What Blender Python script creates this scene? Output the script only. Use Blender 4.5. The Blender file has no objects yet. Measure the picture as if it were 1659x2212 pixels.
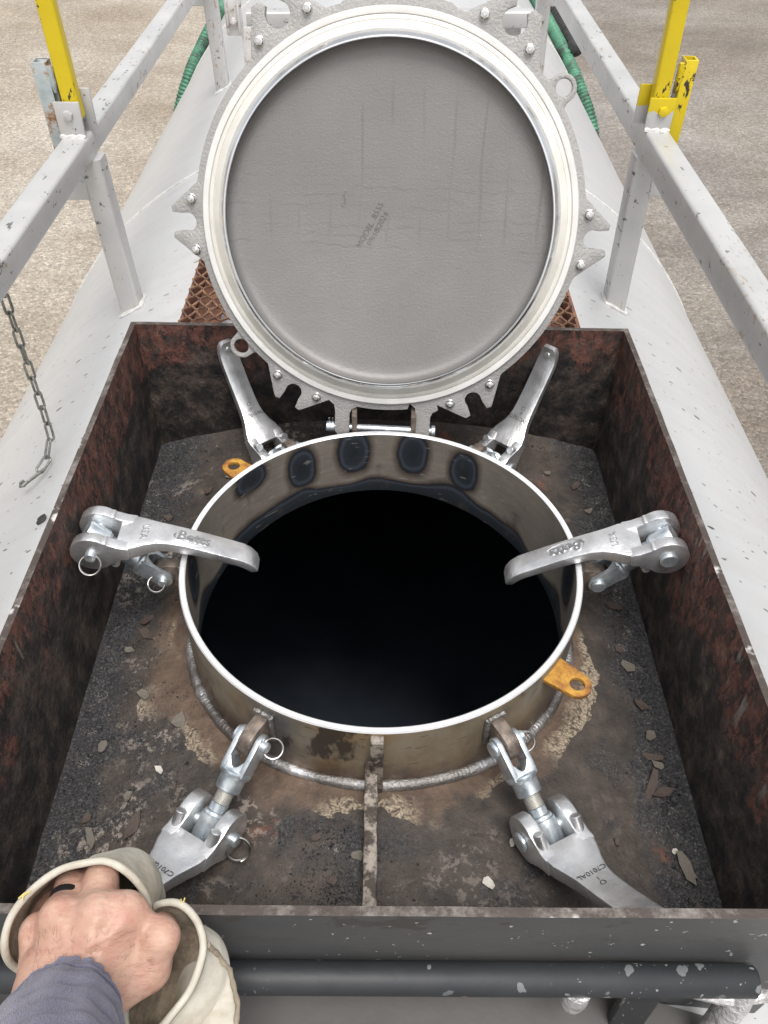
import bpy, bmesh, math, random
import numpy as np
from mathutils import Vector, Matrix, noise as mnoise

random.seed(7)
SC = bpy.context.scene
COL = SC.collection
PI = math.pi
R = math.radians

# ------------------------------------------------------------------ camera
CAM = Vector((-0.0063, -0.7309, 0.7914))
PITCH, YAW, ROLL = R(44.2402), R(0.6618), R(1.1343)
fw = Vector((math.sin(YAW) * math.cos(PITCH), math.cos(YAW) * math.cos(PITCH), -math.sin(PITCH)))
r0 = Vector((math.cos(YAW), -math.sin(YAW), 0))
u0 = r0.cross(fw)
rt = r0 * math.cos(ROLL) + u0 * math.sin(ROLL)
up = -r0 * math.sin(ROLL) + u0 * math.cos(ROLL)
cam_d = bpy.data.cameras.new('camera')
cam = bpy.data.objects.new('camera', cam_d)
COL.objects.link(cam)
M = Matrix((rt, up, -fw)).transposed().to_4x4()
M.translation = CAM
cam.matrix_world = M
cam_d.sensor_fit = 'VERTICAL'
cam_d.sensor_height = 24.0
cam_d.lens = 24.0 * 1783.0 / 2212.0
cam_d.clip_start, cam_d.clip_end = 0.02, 800
SC.camera = cam

# ------------------------------------------------------------------ world, sun, exposure
SUN_EL, SUN_AZ = R(70), R(165)          # azimuth measured from +Y towards +X
world = bpy.data.worlds.new('World')
SC.world = world
world.use_nodes = True
wn = world.node_tree.nodes
wl = world.node_tree.links
wn.clear()
sky = wn.new('ShaderNodeTexSky')
sky.sky_type = 'NISHITA'
sky.sun_disc = False
sky.sun_elevation = SUN_EL
sky.sun_rotation = SUN_AZ
sky.air_density, sky.dust_density, sky.ozone_density = 1.0, 4.0, 1.0
hs = wn.new('ShaderNodeHueSaturation')     # thin even overcast: most of the blue is gone
hs.inputs['Saturation'].default_value = 0.16
bg = wn.new('ShaderNodeBackground')
bg.inputs['Strength'].default_value = 0.15
wo = wn.new('ShaderNodeOutputWorld')
wl.new(sky.outputs[0], hs.inputs['Color'])
wl.new(hs.outputs[0], bg.inputs[0])
wl.new(bg.outputs[0], wo.inputs[0])
sl = bpy.data.lights.new('sun', 'SUN')
sl.energy = 1.4
sl.angle = R(24)
sl.color = (1.0, 0.965, 0.92)
so = bpy.data.objects.new('sun', sl)
COL.objects.link(so)
sdir = Vector((math.sin(SUN_AZ) * math.cos(SUN_EL), math.cos(SUN_AZ) * math.cos(SUN_EL), math.sin(SUN_EL)))
so.rotation_euler = sdir.to_track_quat('Z', 'Y').to_euler()
so.location = (0, 0, 30)
vs = SC.view_settings
vs.view_transform = 'Standard'
try:
    vs.look = 'None'
except Exception:
    pass
vs.gamma = 1.0
vs.use_curve_mapping = False
vs.exposure = 0.55
SC.cycles.max_bounces = 8
SC.cycles.use_denoising = True

# ------------------------------------------------------------------ dimensions (metres, collar rim centre = origin)
RO, RI = 0.26, 0.252                 # collar radii
TR, TX, TH = 1.2514, -0.005, 0.112   # tank radius, axis x, depth of tank crown below the rim
TZ = -TH - TR
BW, BYB, BYF, BZ = 0.3894, 0.4146, -0.4705, 0.085   # spill box
BXL, BXR = TX - BW, TX + BW
def tank_z(x, rad=TR):
    return TZ + math.sqrt(max(rad * rad - (x - TX) ** 2, 1e-6))

# ------------------------------------------------------------------ node helper
class NT:
    def __init__(s, name):
        s.m = bpy.data.materials.new(name)
        s.m.use_nodes = True
        s.t = s.m.node_tree
        s.t.nodes.clear()
        s.out = s.n('ShaderNodeOutputMaterial')
        s.b = s.n('ShaderNodeBsdfPrincipled')
        s.t.links.new(s.b.outputs[0], s.out.inputs[0])
        s.tc = s.n('ShaderNodeTexCoord')
        s.obj = s.tc.outputs['Object']
    def n(s, k):
        return s.t.nodes.new(k)
    def put(s, inp, v):
        if isinstance(v, bpy.types.NodeSocket):
            s.t.links.new(v, inp)
        elif v is not None:
            if isinstance(v, (tuple, list)) and len(v) == 3 and inp.type == 'RGBA':
                v = (*v, 1)
            inp.default_value = v
    def map(s, scale=(1, 1, 1), rot=(0, 0, 0), loc=(0, 0, 0), vec=None):
        k = s.n('ShaderNodeMapping')
        s.put(k.inputs['Vector'], vec or s.obj)
        k.inputs['Scale'].default_value = scale
        k.inputs['Rotation'].default_value = rot
        k.inputs['Location'].default_value = loc
        return k.outputs[0]
    def noise(s, scale, detail=4, rough=0.55, vec=None, dist=0.0, color=False):
        k = s.n('ShaderNodeTexNoise')
        s.put(k.inputs['Vector'], vec or s.obj)
        k.inputs['Scale'].default_value = scale
        k.inputs['Detail'].default_value = detail
        k.inputs['Roughness'].default_value = rough
        k.inputs['Distortion'].default_value = dist
        return k.outputs['Color' if color else 'Fac']
    def voro(s, scale, vec=None, out='Distance', feature='F1', rand=1.0):
        k = s.n('ShaderNodeTexVoronoi')
        k.feature = feature
        s.put(k.inputs['Vector'], vec or s.obj)
        k.inputs['Scale'].default_value = scale
        k.inputs['Randomness'].default_value = rand
        return k.outputs[out]
    def voro2(s, vec, out='Distance', scale=1.0):
        k = s.n('ShaderNodeTexVoronoi')
        k.voronoi_dimensions = '2D'
        s.put(k.inputs['Vector'], vec)
        k.inputs['Scale'].default_value = scale
        return k.outputs[out]
    def ramp(s, fac, stops, interp='LINEAR'):
        k = s.n('ShaderNodeValToRGB')
        s.put(k.inputs[0], fac)
        e = k.color_ramp.elements
        k.color_ramp.interpolation = interp
        while len(e) < len(stops):
            e.new(0.5)
        for el, (p, c) in zip(e, stops):
            el.position = p
            el.color = (c, c, c, 1) if not isinstance(c, (tuple, list)) else (*c, 1)
        return k.outputs[0]
    def mix(s, f, a, b, mode='MIX'):
        k = s.n('ShaderNodeMix')
        k.data_type = 'RGBA'
        k.blend_type = mode
        s.put(k.inputs[0], f)
        s.put(k.inputs[6], a)
        s.put(k.inputs[7], b)
        return k.outputs[2]
    def math(s, op, a, b=None, c=None, clamp=False):
        k = s.n('ShaderNodeMath')
        k.operation = op
        k.use_clamp = clamp
        s.put(k.inputs[0], a)
        if b is not None:
            s.put(k.inputs[1], b)
        if c is not None:
            s.put(k.inputs[2], c)
        return k.outputs[0]
    def sep(s, vec=None):
        k = s.n('ShaderNodeSeparateXYZ')
        s.put(k.inputs[0], vec or s.obj)
        return k.outputs
    def comb(s, x, y, z):
        k = s.n('ShaderNodeCombineXYZ')
        for i, v in enumerate((x, y, z)):
            s.put(k.inputs[i], v)
        return k.outputs[0]
    def attr(s, name):
        k = s.n('ShaderNodeAttribute')
        k.attribute_name = name
        return k.outputs['Fac']
    def bump(s, h, strength=0.3, dist=0.002, prev=None):
        k = s.n('ShaderNodeBump')
        k.inputs['Strength'].default_value = strength
        k.inputs['Distance'].default_value = dist
        s.put(k.inputs['Height'], h)
        if prev is not None:
            s.put(k.inputs['Normal'], prev)
        return k.outputs[0]
    def done(s, color=None, rough=None, metal=None, normal=None, **kw):
        s.put(s.b.inputs['Base Color'], color)
        s.put(s.b.inputs['Roughness'], rough)
        s.put(s.b.inputs['Metallic'], metal)
        s.put(s.b.inputs['Normal'], normal)
        for k, v in kw.items():
            s.put(s.b.inputs[k.replace('_', ' ')], v)
        return s.m

MAT = {}
def mat(f):
    MAT[f.__name__] = f(NT(f.__name__))
    return f

# ------------------------------------------------------------------ materials
@mat
def gravel(t):
    big = t.noise(0.35, 5, 0.6)
    str_ = t.noise(0.75, 5, 0.65, t.map((0.7, 1.15, 1), (0, 0, R(24))))
    fine = t.noise(38, 5, 0.75)
    v = t.voro(34, out='Color')
    vd = t.voro(34)
    v2 = t.voro(85, out='Color')
    c = t.ramp(big, [(0.3, (0.345, 0.315, 0.275)), (0.55, (0.45, 0.422, 0.38)), (0.72, (0.53, 0.512, 0.48))])
    c = t.mix(0.5, c, t.ramp(str_, [(0.3, (0.31, 0.268, 0.222)), (0.65, (0.52, 0.492, 0.45))]))
    st = t.ramp(t.sep(v)[0], [(0.0, 0.52), (0.35, 0.86), (0.75, 1.06), (1.0, 1.55)])
    c = t.mix(0.6, c, st, 'MULTIPLY')
    st2 = t.ramp(t.sep(v2)[1], [(0.0, 0.55), (0.6, 1.0), (1.0, 1.45)])
    c = t.mix(0.5, c, st2, 'MULTIPLY')
    # damp darker ground right of the tank
    x = t.sep()[0]
    y = t.sep()[1]
    damp = t.math('MULTIPLY', t.ramp(t.noise(0.55, 5, 0.65, t.map((0.5, 1, 1))), [(0.42, 0.0), (0.6, 1.0)]),
                  t.ramp(t.math('MULTIPLY_ADD', x, 0.08, 0.35), [(0.5, 0.15), (0.62, 1.0)]))
    lf_ = t.ramp(t.math('MULTIPLY_ADD', x, 0.08, 0.5), [(0.36, 0.8), (0.5, 0.0)])
    c = t.mix(lf_, c, t.mix(1.0, c, (0.98, 0.93, 0.855), 'MULTIPLY'))
    rt_ = t.ramp(t.math('MULTIPLY_ADD', x, 0.08, 0.35), [(0.42, 0.0), (0.56, 1.0)])
    c = t.mix(t.math('MULTIPLY', rt_, 0.85), c, t.mix(1.0, c, (0.62, 0.605, 0.60), 'MULTIPLY'))
    c = t.mix(t.math('MULTIPLY', damp, 0.6), c, t.mix(1.0, c, (0.55, 0.52, 0.50), 'MULTIPLY'))
    blot = t.ramp(t.noise(0.28, 5, 0.65, t.map((0.8, 1.1, 1), (0, 0, R(-15)), (3, 1, 0))), [(0.38, 0.0), (0.60, 0.85)])
    c = t.mix(blot, c, t.mix(1.0, c, (0.78, 0.725, 0.66), 'MULTIPLY'))
    h = t.math('ADD', t.math('MULTIPLY', vd, -1.0), t.math('MULTIPLY', fine, 0.9))
    return t.done(c, t.ramp(damp, [(0, 0.92), (1, 0.6)]), 0.0, t.bump(h, 0.8, 0.02))

@mat
def tank_paint(t):
    n = t.noise(2.2, 5, 0.6, t.map((1, 0.35, 1), (0, 0, R(28))))
    st = t.noise(5, 6, 0.65, t.map((1.0, 5.0, 1.0), (0, 0, R(-22))))
    c = t.ramp(n, [(0.3, (0.485, 0.492, 0.502)), (0.7, (0.565, 0.562, 0.555))])
    c = t.mix(t.ramp(st, [(0.42, 0.0), (0.72, 0.45)]), c, (0.43, 0.42, 0.40))
    # dark splashes: drops drawn out across the shell (flat coordinates: arc length, length)
    xyz = t.sep()
    th = t.math('ABSOLUTE', t.math('ARCTAN2', t.math('SUBTRACT', xyz[0], TX), t.math('SUBTRACT', xyz[2], TZ)))
    flat = t.comb(t.math('MULTIPLY', th, TR), xyz[1], 0.0)
    wob = t.mix(0.006, flat, t.noise(70, 2, 0.5, color=True), 'ADD')
    dots = None
    for (sx, sy, p0, p1, off) in ((17, 42, 0.915, 0.20, 0.0), (38, 95, 0.94, 0.26, 3.7), (70, 150, 0.955, 0.24, 7.1)):
        mv = t.map((sx, sy, 1), (0, 0, R(38)), (off, off, 0), wob)
        d_ = t.voro2(mv)
        lim = t.ramp(t.sep(t.voro2(mv, 'Color'))[0], [(p0, 0.0), (p0 + 0.02, 0.05), (1.0, p1)])
        k_ = t.math('LESS_THAN', d_, lim)
        dots = k_ if dots is None else t.math('MAXIMUM', dots, k_)
    y = t.sep()[1]
    near = t.ramp(t.math('MULTIPLY', y, 0.3), [(0.26, 1.0), (0.48, 0.0)])
    dots = t.math('MULTIPLY', dots, near)
    c = t.mix(t.math('MULTIPLY', dots, 0.9), c, (0.055, 0.052, 0.048))
    # grime bleeding from the splashes
    gr = t.ramp(t.noise(9, 6, 0.7, t.map((2.2, 0.8, 2), (0, 0, R(-60)))), [(0.6, 0.0), (0.8, 0.35)])
    c = t.mix(t.math('MULTIPLY', gr, near), c, (0.45, 0.43, 0.40))
    return t.done(c, 0.36, 0.12, t.bump(t.noise(14, 3, 0.5), 0.08, 0.01))

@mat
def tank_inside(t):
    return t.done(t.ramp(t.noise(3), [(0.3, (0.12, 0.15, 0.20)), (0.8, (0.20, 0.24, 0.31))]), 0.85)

@mat
def silver_paint(t):
    n = t.noise(7, 5, 0.6)
    c = t.ramp(n, [(0.3, (0.46, 0.46, 0.455)), (0.7, (0.56, 0.555, 0.545))])
    ch = t.ramp(t.noise(60, 4, 0.7, t.map((1, 0.35, 1), (0, 0, R(20)))), [(0.635, 0.0), (0.65, 1.0)])
    c = t.mix(t.math('MULTIPLY', ch, 0.85), c, (0.08, 0.08, 0.08))
    rs = t.math('MULTIPLY', t.ramp(t.noise(3.0, 3), [(0.52, 0.0), (0.60, 1.0)]),
                t.ramp(t.noise(70, 4, 0.7, t.map((1.6, 0.5, 0.5))), [(0.57, 0.0), (0.62, 1.0)]))
    c = t.mix(t.math('MULTIPLY', rs, 0.7), c, (0.35, 0.22, 0.10))
    return t.done(c, 0.38, 0.25, t.bump(t.noise(35, 4), 0.12, 0.003))

@mat
def weld_white(t):
    c = t.ramp(t.noise(60, 4), [(0.3, (0.55, 0.54, 0.52)), (0.7, (0.78, 0.77, 0.75))])
    return t.done(c, 0.4, 0.2, t.bump(t.noise(160, 3), 0.7, 0.004))

@mat
def yellow_paint(t):
    ch = t.ramp(t.noise(28, 6, 0.72, t.map((1.0, 1.0, 0.45))), [(0.60, 0.0), (0.612, 1.0)])
    c = t.ramp(t.noise(9, 4), [(0.3, (0.60, 0.445, 0.008)), (0.7, (0.68, 0.52, 0.014))])
    c = t.mix(ch, c, (0.035, 0.028, 0.02))
    return t.done(c, 0.42, 0.0, t.bump(t.noise(80, 4), 0.15, 0.003))

@mat
def yellow_on_silver(t):
    z = t.sep()[2]
    f = t.ramp(t.math('ADD', t.math('MULTIPLY_ADD', z, 14.0, -5.62), t.math('MULTIPLY', t.noise(45, 4, 0.6), 0.55)), [(0.95, 0.0), (0.99, 1.0)])
    c = t.mix(f, (0.50, 0.50, 0.49), (0.62, 0.47, 0.012))
    return t.done(c, 0.42, 0.1, t.bump(t.noise(80, 4), 0.15, 0.003))

@mat
def worn_channel(t):
    n = t.noise(14, 6, 0.7)
    c = t.ramp(n, [(0.36, (0.30, 0.35, 0.36)), (0.50, (0.42, 0.46, 0.46)), (0.55, (0.30, 0.17, 0.09)), (0.64, (0.10, 0.045, 0.025))])
    yl = t.ramp(t.noise(11, 4, 0.6, t.map(loc=(4, 2, 1))), [(0.62, 0.0), (0.66, 1.0)])
    c = t.mix(t.math('MULTIPLY', yl, 0.8), c, (0.65, 0.52, 0.06))
    return t.done(c, 0.6, 0.1, t.bump(n, 0.3, 0.004))

@mat
def rust_spots(t):
    n = t.noise(25, 6, 0.7)
    c = t.ramp(n, [(0.35, (0.62, 0.61, 0.60)), (0.55, (0.55, 0.53, 0.51)), (0.62, (0.25, 0.16, 0.10)), (0.72, (0.06, 0.05, 0.045))])
    return t.done(c, 0.55, 0.1, t.bump(n, 0.2, 0.004))

def steel_wall(t, outer=False):
    # oily tar over red oxide primer
    z = t.sep()[2]
    big = t.noise(4.2, 5, 0.62)
    mid = t.noise(30, 7, 0.75, t.map((1, 1, 0.38)))        # runs down the wall
    fine = t.noise(150, 5, 0.72, t.map((1, 1, 0.6)))
    hgt = t.math('MULTIPLY_ADD', z, 2.5, 0.015)             # more tar low down in the tray
    k = t.math('ADD', t.math('ADD', t.math('MULTIPLY', big, 1.25), t.math('MULTIPLY', mid, 0.62)), hgt)
    red = t.ramp(t.noise(46, 6, 0.75), [(0.30, (0.052, 0.027, 0.022)), (0.45, (0.130, 0.056, 0.043)), (0.58, (0.205, 0.090, 0.068)), (0.70, (0.25, 0.145, 0.115)), (0.80, (0.29, 0.23, 0.20))])
    tar = t.ramp(t.noise(26, 7, 0.75), [(0.34, (0.014, 0.0135, 0.0145)), (0.47, (0.034, 0.030, 0.029)), (0.58, (0.085, 0.065, 0.055)), (0.75, (0.19, 0.155, 0.135))])
    f = t.ramp(k, [(0.93, 0.0), (0.97, 0.6), (1.10, 1.0)])
    speck = t.ramp(t.noise(85, 6, 0.78, t.map((1, 1, 0.5), loc=(7, 3, 1))), [(0.49, 1.0), (0.53, 0.0)])
    f2 = t.math('MULTIPLY', f, t.ramp(speck, [(0.0, 0.12), (1.0, 1.0)]))
    f2 = t.math('MULTIPLY', f2, 0.9)
    c = t.mix(f2, tar, red)
    scr = t.ramp(t.noise(30, 3, 0.6, t.map((1, 2.4, 0.25), (R(28), 0, 0))), [(0.70, 0.0), (0.73, 1.0)])
    scr = t.math('MULTIPLY', scr, t.ramp(z, [(0.0, 0.0), (0.06, 1.0)]))
    c = t.mix(t.math('MULTIPLY', scr, 0.65), c, (0.26, 0.235, 0.20))
    # diagonal scrapes down to grey steel on one side wall
    xyz = t.sep()
    gate = t.math('MULTIPLY', t.math('GREATER_THAN', xyz[0], 0.3), t.ramp(t.math('MULTIPLY_ADD', xyz[1], 1.0, 0.5), [(0.52, 1.0), (0.62, 0.0)]))
    gate = t.math('MULTIPLY', gate, t.ramp(t.math('MULTIPLY_ADD', z, 4.0, 0.5), [(0.48, 0.0), (0.62, 1.0)]))
    sk = t.ramp(t.noise(17, 3, 0.55, t.map((1, 5.0, 0.75), (R(38), 0, 0), (0, 0.4, 0))), [(0.60, 0.0), (0.625, 1.0)])
    sk = t.math('MULTIPLY', sk, t.ramp(t.noise(9, 3, 0.5, t.map(loc=(0, 2.2, 0))), [(0.47, 0.0), (0.53, 1.0)]))
    c = t.mix(t.math('MULTIPLY', t.math('MULTIPLY', sk, gate), 0.75), c, (0.27, 0.25, 0.22))
    h = t.math('ADD', t.math('MULTIPLY', mid, 1.6), t.math('MULTIPLY', fine, 0.7))
    rough = t.ramp(f2, [(0.0, 0.52), (1.0, 0.8)])
    return t.done(c, rough, 0.0, t.bump(h, 0.85, 0.006), Specular_IOR_Level=0.35)
MAT['tray_steel'] = steel_wall(NT('tray_steel'))

@mat
def tray_floor(t):
    s = t.sep()
    rr = t.math('SQRT', t.math('ADD', t.math('MULTIPLY', s[0], s[0]), t.math('MULTIPLY', s[1], s[1])))
    n1 = t.noise(7, 6, 0.65)
    n2 = t.noise(34, 6, 0.72)
    n3 = t.noise(140, 4, 0.7)
    c = t.ramp(n1, [(0.3, (0.024, 0.022, 0.022)), (0.5, (0.052, 0.042, 0.036)), (0.7, (0.095, 0.070, 0.054))])
    c = t.mix(0.55, c, t.ramp(n2, [(0.3, (0.022, 0.021, 0.021)), (0.55, (0.075, 0.062, 0.053)), (0.75, (0.15, 0.118, 0.095))]))
    # red primer showing in places
    rd = t.ramp(t.noise(11, 6, 0.75, t.map(loc=(1.2, 5.1, 0))), [(0.62, 0.0), (0.70, 0.7)])
    c = t.mix(rd, c, (0.17, 0.062, 0.038))
    # bare pale scabs
    bare = t.math('MULTIPLY', t.ramp(t.noise(8, 3, 0.5, t.map(loc=(3.1, 0.7, 0))), [(0.53, 0.0), (0.62, 1.0)]),
                  t.ramp(t.noise(75, 5, 0.75), [(0.53, 0.0), (0.58, 1.0)]))
    bare = t.math('MULTIPLY', bare, t.ramp(t.math('MULTIPLY_ADD', s[0], -2.0, 0.6), [(0.0, 0.12), (0.5, 0.55), (0.75, 1.0)]))
    # loose black grit lying along the walls and in drifts
    gm = t.ramp(t.math('ADD', t.math('MULTIPLY', t.math('ABSOLUTE', t.math('ADD', s[0], 0.005)), 3.4), t.math('MULTIPLY', t.noise(14, 5, 0.65), 0.7)), [(0.42, 0.0), (0.52, 1.0)])
    gm = t.ramp(t.math('MULTIPLY', t.math('ADD', t.math('MULTIPLY', t.math('ABSOLUTE', t.math('ADD', s[0], 0.005)), 3.4), t.math('MULTIPLY', t.noise(14, 5, 0.65), 0.7)), 0.5), [(0.70, 0.0), (0.755, 1.0)])
    gm = t.math('MAXIMUM', gm, t.math('MULTIPLY', t.ramp(t.noise(6.5, 5, 0.65, t.map(loc=(5, 5, 0))), [(0.55, 0.0), (0.62, 0.9)]), t.ramp(t.math('MULTIPLY_ADD', s[1], 1.0, 0.5), [(0.25, 1.0), (0.4, 0.2)])))
    gsp = t.ramp(t.noise(330, 3, 0.7), [(0.38, (0.013, 0.013, 0.015)), (0.55, (0.040, 0.040, 0.043)), (0.70, (0.13, 0.125, 0.12))])
    c = t.mix(t.math('MULTIPLY', gm, 0.9), c, gsp)
    c = t.mix(t.math('MULTIPLY', bare, 0.75), c, (0.30, 0.255, 0.22))
    # scorched paint round the new collar: brown rust inside, blistered cream edge
    ang = t.math('ARCTAN2', s[1], s[0])
    reach = t.math('MULTIPLY_ADD', t.noise(4.2, 4, 0.6, t.map(loc=(0.6, 2, 0))), 0.26, -0.075)
    reach = t.math('MULTIPLY', reach, t.math('MULTIPLY_ADD', t.math('COSINE', t.math('ADD', ang, 2.45)), 0.36, 0.62))
    edge = t.math('SUBTRACT', t.math('ADD', rr, t.math('MULTIPLY', t.math('SUBTRACT', t.noise(26, 4, 0.6), 0.5), 0.045)), RO)
    q = t.math('DIVIDE', edge, reach)
    front = t.ramp(s[1], [(0.02, 1.0), (0.10, 0.12)])     # blisters mostly on the near side
    front = t.ramp(t.math('MULTIPLY_ADD', s[1], 1.0, 0.5), [(0.50, 1.0), (0.58, 0.1)])
    brown = t.ramp(q, [(0.0, 1.0), (0.75, 0.75), (1.1, 0.0)])
    c = t.mix(t.math('MULTIPLY', brown, 0.62), c, t.ramp(n2, [(0.3, (0.10, 0.062, 0.042)), (0.7, (0.235, 0.155, 0.105))]))
    blis = t.ramp(q, [(0.50, 0.0), (0.72, 1.0), (1.0, 1.0), (1.06, 0.0)])
    cells = t.voro(230, t.mix(0.02, t.obj, t.noise(60, 3, color=True), 'ADD'))
    gate = t.ramp(t.noise(9, 3, 0.5, t.map(loc=(8, 1, 0))), [(0.47, 0.0), (0.58, 1.0)])
    blis = t.math('MULTIPLY', t.math('MULTIPLY', blis, gate), front)
    c = t.mix(t.math('MULTIPLY', blis, 0.85), c, t.ramp(cells, [(0.1, (0.50, 0.42, 0.31)), (0.55, (0.33, 0.27, 0.20)), (0.8, (0.10, 0.08, 0.065))]))
    h = t.math('ADD', t.math('MULTIPLY', n2, 0.9), t.math('MULTIPLY', n3, 0.7))
    h = t.math('ADD', h, t.math('MULTIPLY', t.math('MULTIPLY', blis, t.math('SUBTRACT', 1.0, cells)), 1.6))
    return t.done(c, t.ramp(n1, [(0.3, 0.55), (0.7, 0.8)]), 0.0, t.bump(h, 0.7, 0.004), Specular_IOR_Level=0.35)

@mat
def tray_edge(t):
    f = t.ramp(t.noise(24, 6, 0.75, t.map((1, 1, 1))), [(0.48, 0.0), (0.66, 1.0)])
    c = t.mix(f, (0.075, 0.058, 0.05), (0.24, 0.215, 0.195))
    f2 = t.ramp(t.noise(16, 4, 0.6, t.map(loc=(2, 2, 5))), [(0.64, 0.0), (0.68, 1.0)])
    c = t.mix(f2, c, (0.60, 0.585, 0.565))
    return t.done(c, 0.5, 0.3, t.bump(t.noise(70, 5), 0.4, 0.003))

@mat
def tray_outside(t):
    s = t.sep()
    n = t.noise(4, 5, 0.6, t.map((0.6, 1, 2.2)))
    c = t.ramp(n, [(0.3, (0.058, 0.060, 0.063)), (0.7, (0.095, 0.092, 0.088))])
    pk = t.math('MULTIPLY', t.ramp(t.noise(13, 5, 0.7, t.map((0.7, 1, 1.8))), [(0.555, 0.0), (0.575, 1.0)]),
                t.ramp(s[2], [(0.02, 0.0), (0.06, 1.0)]))
    c = t.mix(t.math('MULTIPLY', pk, 0.8), c, (0.055, 0.046, 0.04))
    sp = t.ramp(t.noise(95, 3, 0.6), [(0.685, 0.0), (0.70, 1.0)])
    c = t.mix(sp, c, (0.42, 0.42, 0.41))
    rs = t.math('MULTIPLY', t.ramp(t.math('MULTIPLY_ADD', s[2], 10.0, 0.75), [(0.35, 1.0), (0.55, 0.0)]), t.ramp(t.noise(9, 4, 0.7, t.map((0.5, 1, 1))), [(0.5, 0.0), (0.65, 1.0)]))
    c = t.mix(t.math('MULTIPLY', rs, 0.8), c, (0.085, 0.05, 0.04))
    return t.done(c, 0.55, 0.0, t.bump(t.noise(55, 5), 0.18, 0.003))

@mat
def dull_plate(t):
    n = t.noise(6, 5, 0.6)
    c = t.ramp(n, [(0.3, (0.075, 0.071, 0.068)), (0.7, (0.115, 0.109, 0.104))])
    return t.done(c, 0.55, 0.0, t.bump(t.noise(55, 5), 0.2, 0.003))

@mat
def rib_steel(t):
    f = t.ramp(t.noise(45, 6, 0.75), [(0.46, 0.0), (0.56, 1.0)])
    c = t.mix(f, (0.055, 0.042, 0.034), (0.30, 0.26, 0.22))
    return t.done(c, 0.55, 0.2, t.bump(t.noise(60, 5), 0.5, 0.004))

@mat
def black_pipe(t):
    n = t.noise(12, 4)
    c = t.ramp(n, [(0.3, (0.020, 0.022, 0.025)), (0.7, (0.036, 0.038, 0.041))])
    q = t.sep()
    an = t.math('ARCTAN2', t.math('SUBTRACT', q[1], 0.0085), t.math('SUBTRACT', q[2], 0.1325))
    pv = t.comb(q[0], t.math('MULTIPLY', an, 0.0142), 0.0)
    pv = t.mix(0.012, pv, t.noise(90, 4, color=True), 'ADD')
    d = t.voro2(pv, scale=62)
    r_ = t.sep(t.voro2(pv, 'Color', 62))
    dens = t.ramp(t.math('MULTIPLY_ADD', q[0], 2.0, 0.9), [(0.0, 0.1), (0.55, 0.0), (0.72, 0.25)])
    lim = t.ramp(t.math('ADD', r_[0], dens), [(0.90, 0.0), (0.92, 0.08), (1.2, 0.26)])
    spot = t.math('LESS_THAN', d, lim)
    sc_ = t.ramp(r_[1], [(0.3, (0.10, 0.108, 0.112)), (0.85, (0.19, 0.20, 0.205)), (0.93, (0.20, 0.11, 0.06))])
    c = t.mix(spot, c, sc_)
    fl = t.math('MULTIPLY', t.ramp(t.noise(150, 3, 0.6, t.map((1, 1, 0.5))), [(0.655, 0.0), (0.67, 1.0)]), t.ramp(t.noise(5, 2, 0.5, t.map(loc=(1.7, 0, 0))), [(0.45, 0.0), (0.55, 1.0)]))
    c = t.mix(t.math('MULTIPLY', fl, 0.6), c, (0.4, 0.4, 0.4))
    return t.done(c, 0.55, 0.0, t.bump(t.math('SUBTRACT', t.noise(60, 4), t.math('MULTIPLY', spot, 0.5)), 0.3, 0.002))

@mat
def silver_rough(t):
    return t.done(t.ramp(t.noise(60, 4), [(0.3, (0.45, 0.44, 0.43)), (0.7, (0.75, 0.74, 0.73))]), 0.33, 0.5, t.bump(t.noise(95, 3, 0.6), 0.9, 0.006))

@mat
def collar_steel(t):
    h = t.attr('scorch')
    n = t.noise(11, 6, 0.65)
    st = t.noise(34, 5, 0.7, t.map((1, 1, 4)))
    base = t.ramp(n, [(0.3, (0.17, 0.148, 0.125)), (0.55, (0.24, 0.205, 0.17)), (0.75, (0.30, 0.255, 0.20))])
    base = t.mix(0.35, base, t.ramp(st, [(0.35, (0.17, 0.155, 0.14)), (0.65, (0.30, 0.275, 0.24))]))
    hh = t.math('ADD', h, t.math('MULTIPLY', t.math('SUBTRACT', t.noise(34, 5, 0.62), 0.5), 0.34))
    heat = t.ramp(t.math('MULTIPLY', hh, 0.5), [(0.0, (0.020, 0.023, 0.027)), (0.32, (0.028, 0.034, 0.042)), (0.40, (0.058, 0.07, 0.085)), (0.47, (0.020, 0.023, 0.032)),
                          (0.56, (0.062, 0.044, 0.032))])
    f = t.ramp(t.math('MULTIPLY', hh, 0.5), [(0.5, 1.0), (0.72, 0.0)])
    c = t.mix(f, base, heat)
    sc1 = t.ramp(t.noise(26, 3, 0.6, t.map((1.2, 1.2, 7), (0.3, 0.2, 0))), [(0.655, 0.0), (0.675, 0.5)])
    c = t.mix(sc1, c, (0.36, 0.33, 0.29))
    sm = t.ramp(t.noise(17, 5, 0.65, t.map((1, 1, 0.5), loc=(3, 1, 2))), [(0.58, 0.0), (0.66, 0.6)])
    c = t.mix(sm, c, (0.075, 0.064, 0.055))
    return t.done(c, t.ramp(n, [(0.3, 0.45), (0.7, 0.56)]), 0.2, t.bump(t.noise(90, 4), 0.12, 0.002))

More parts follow.
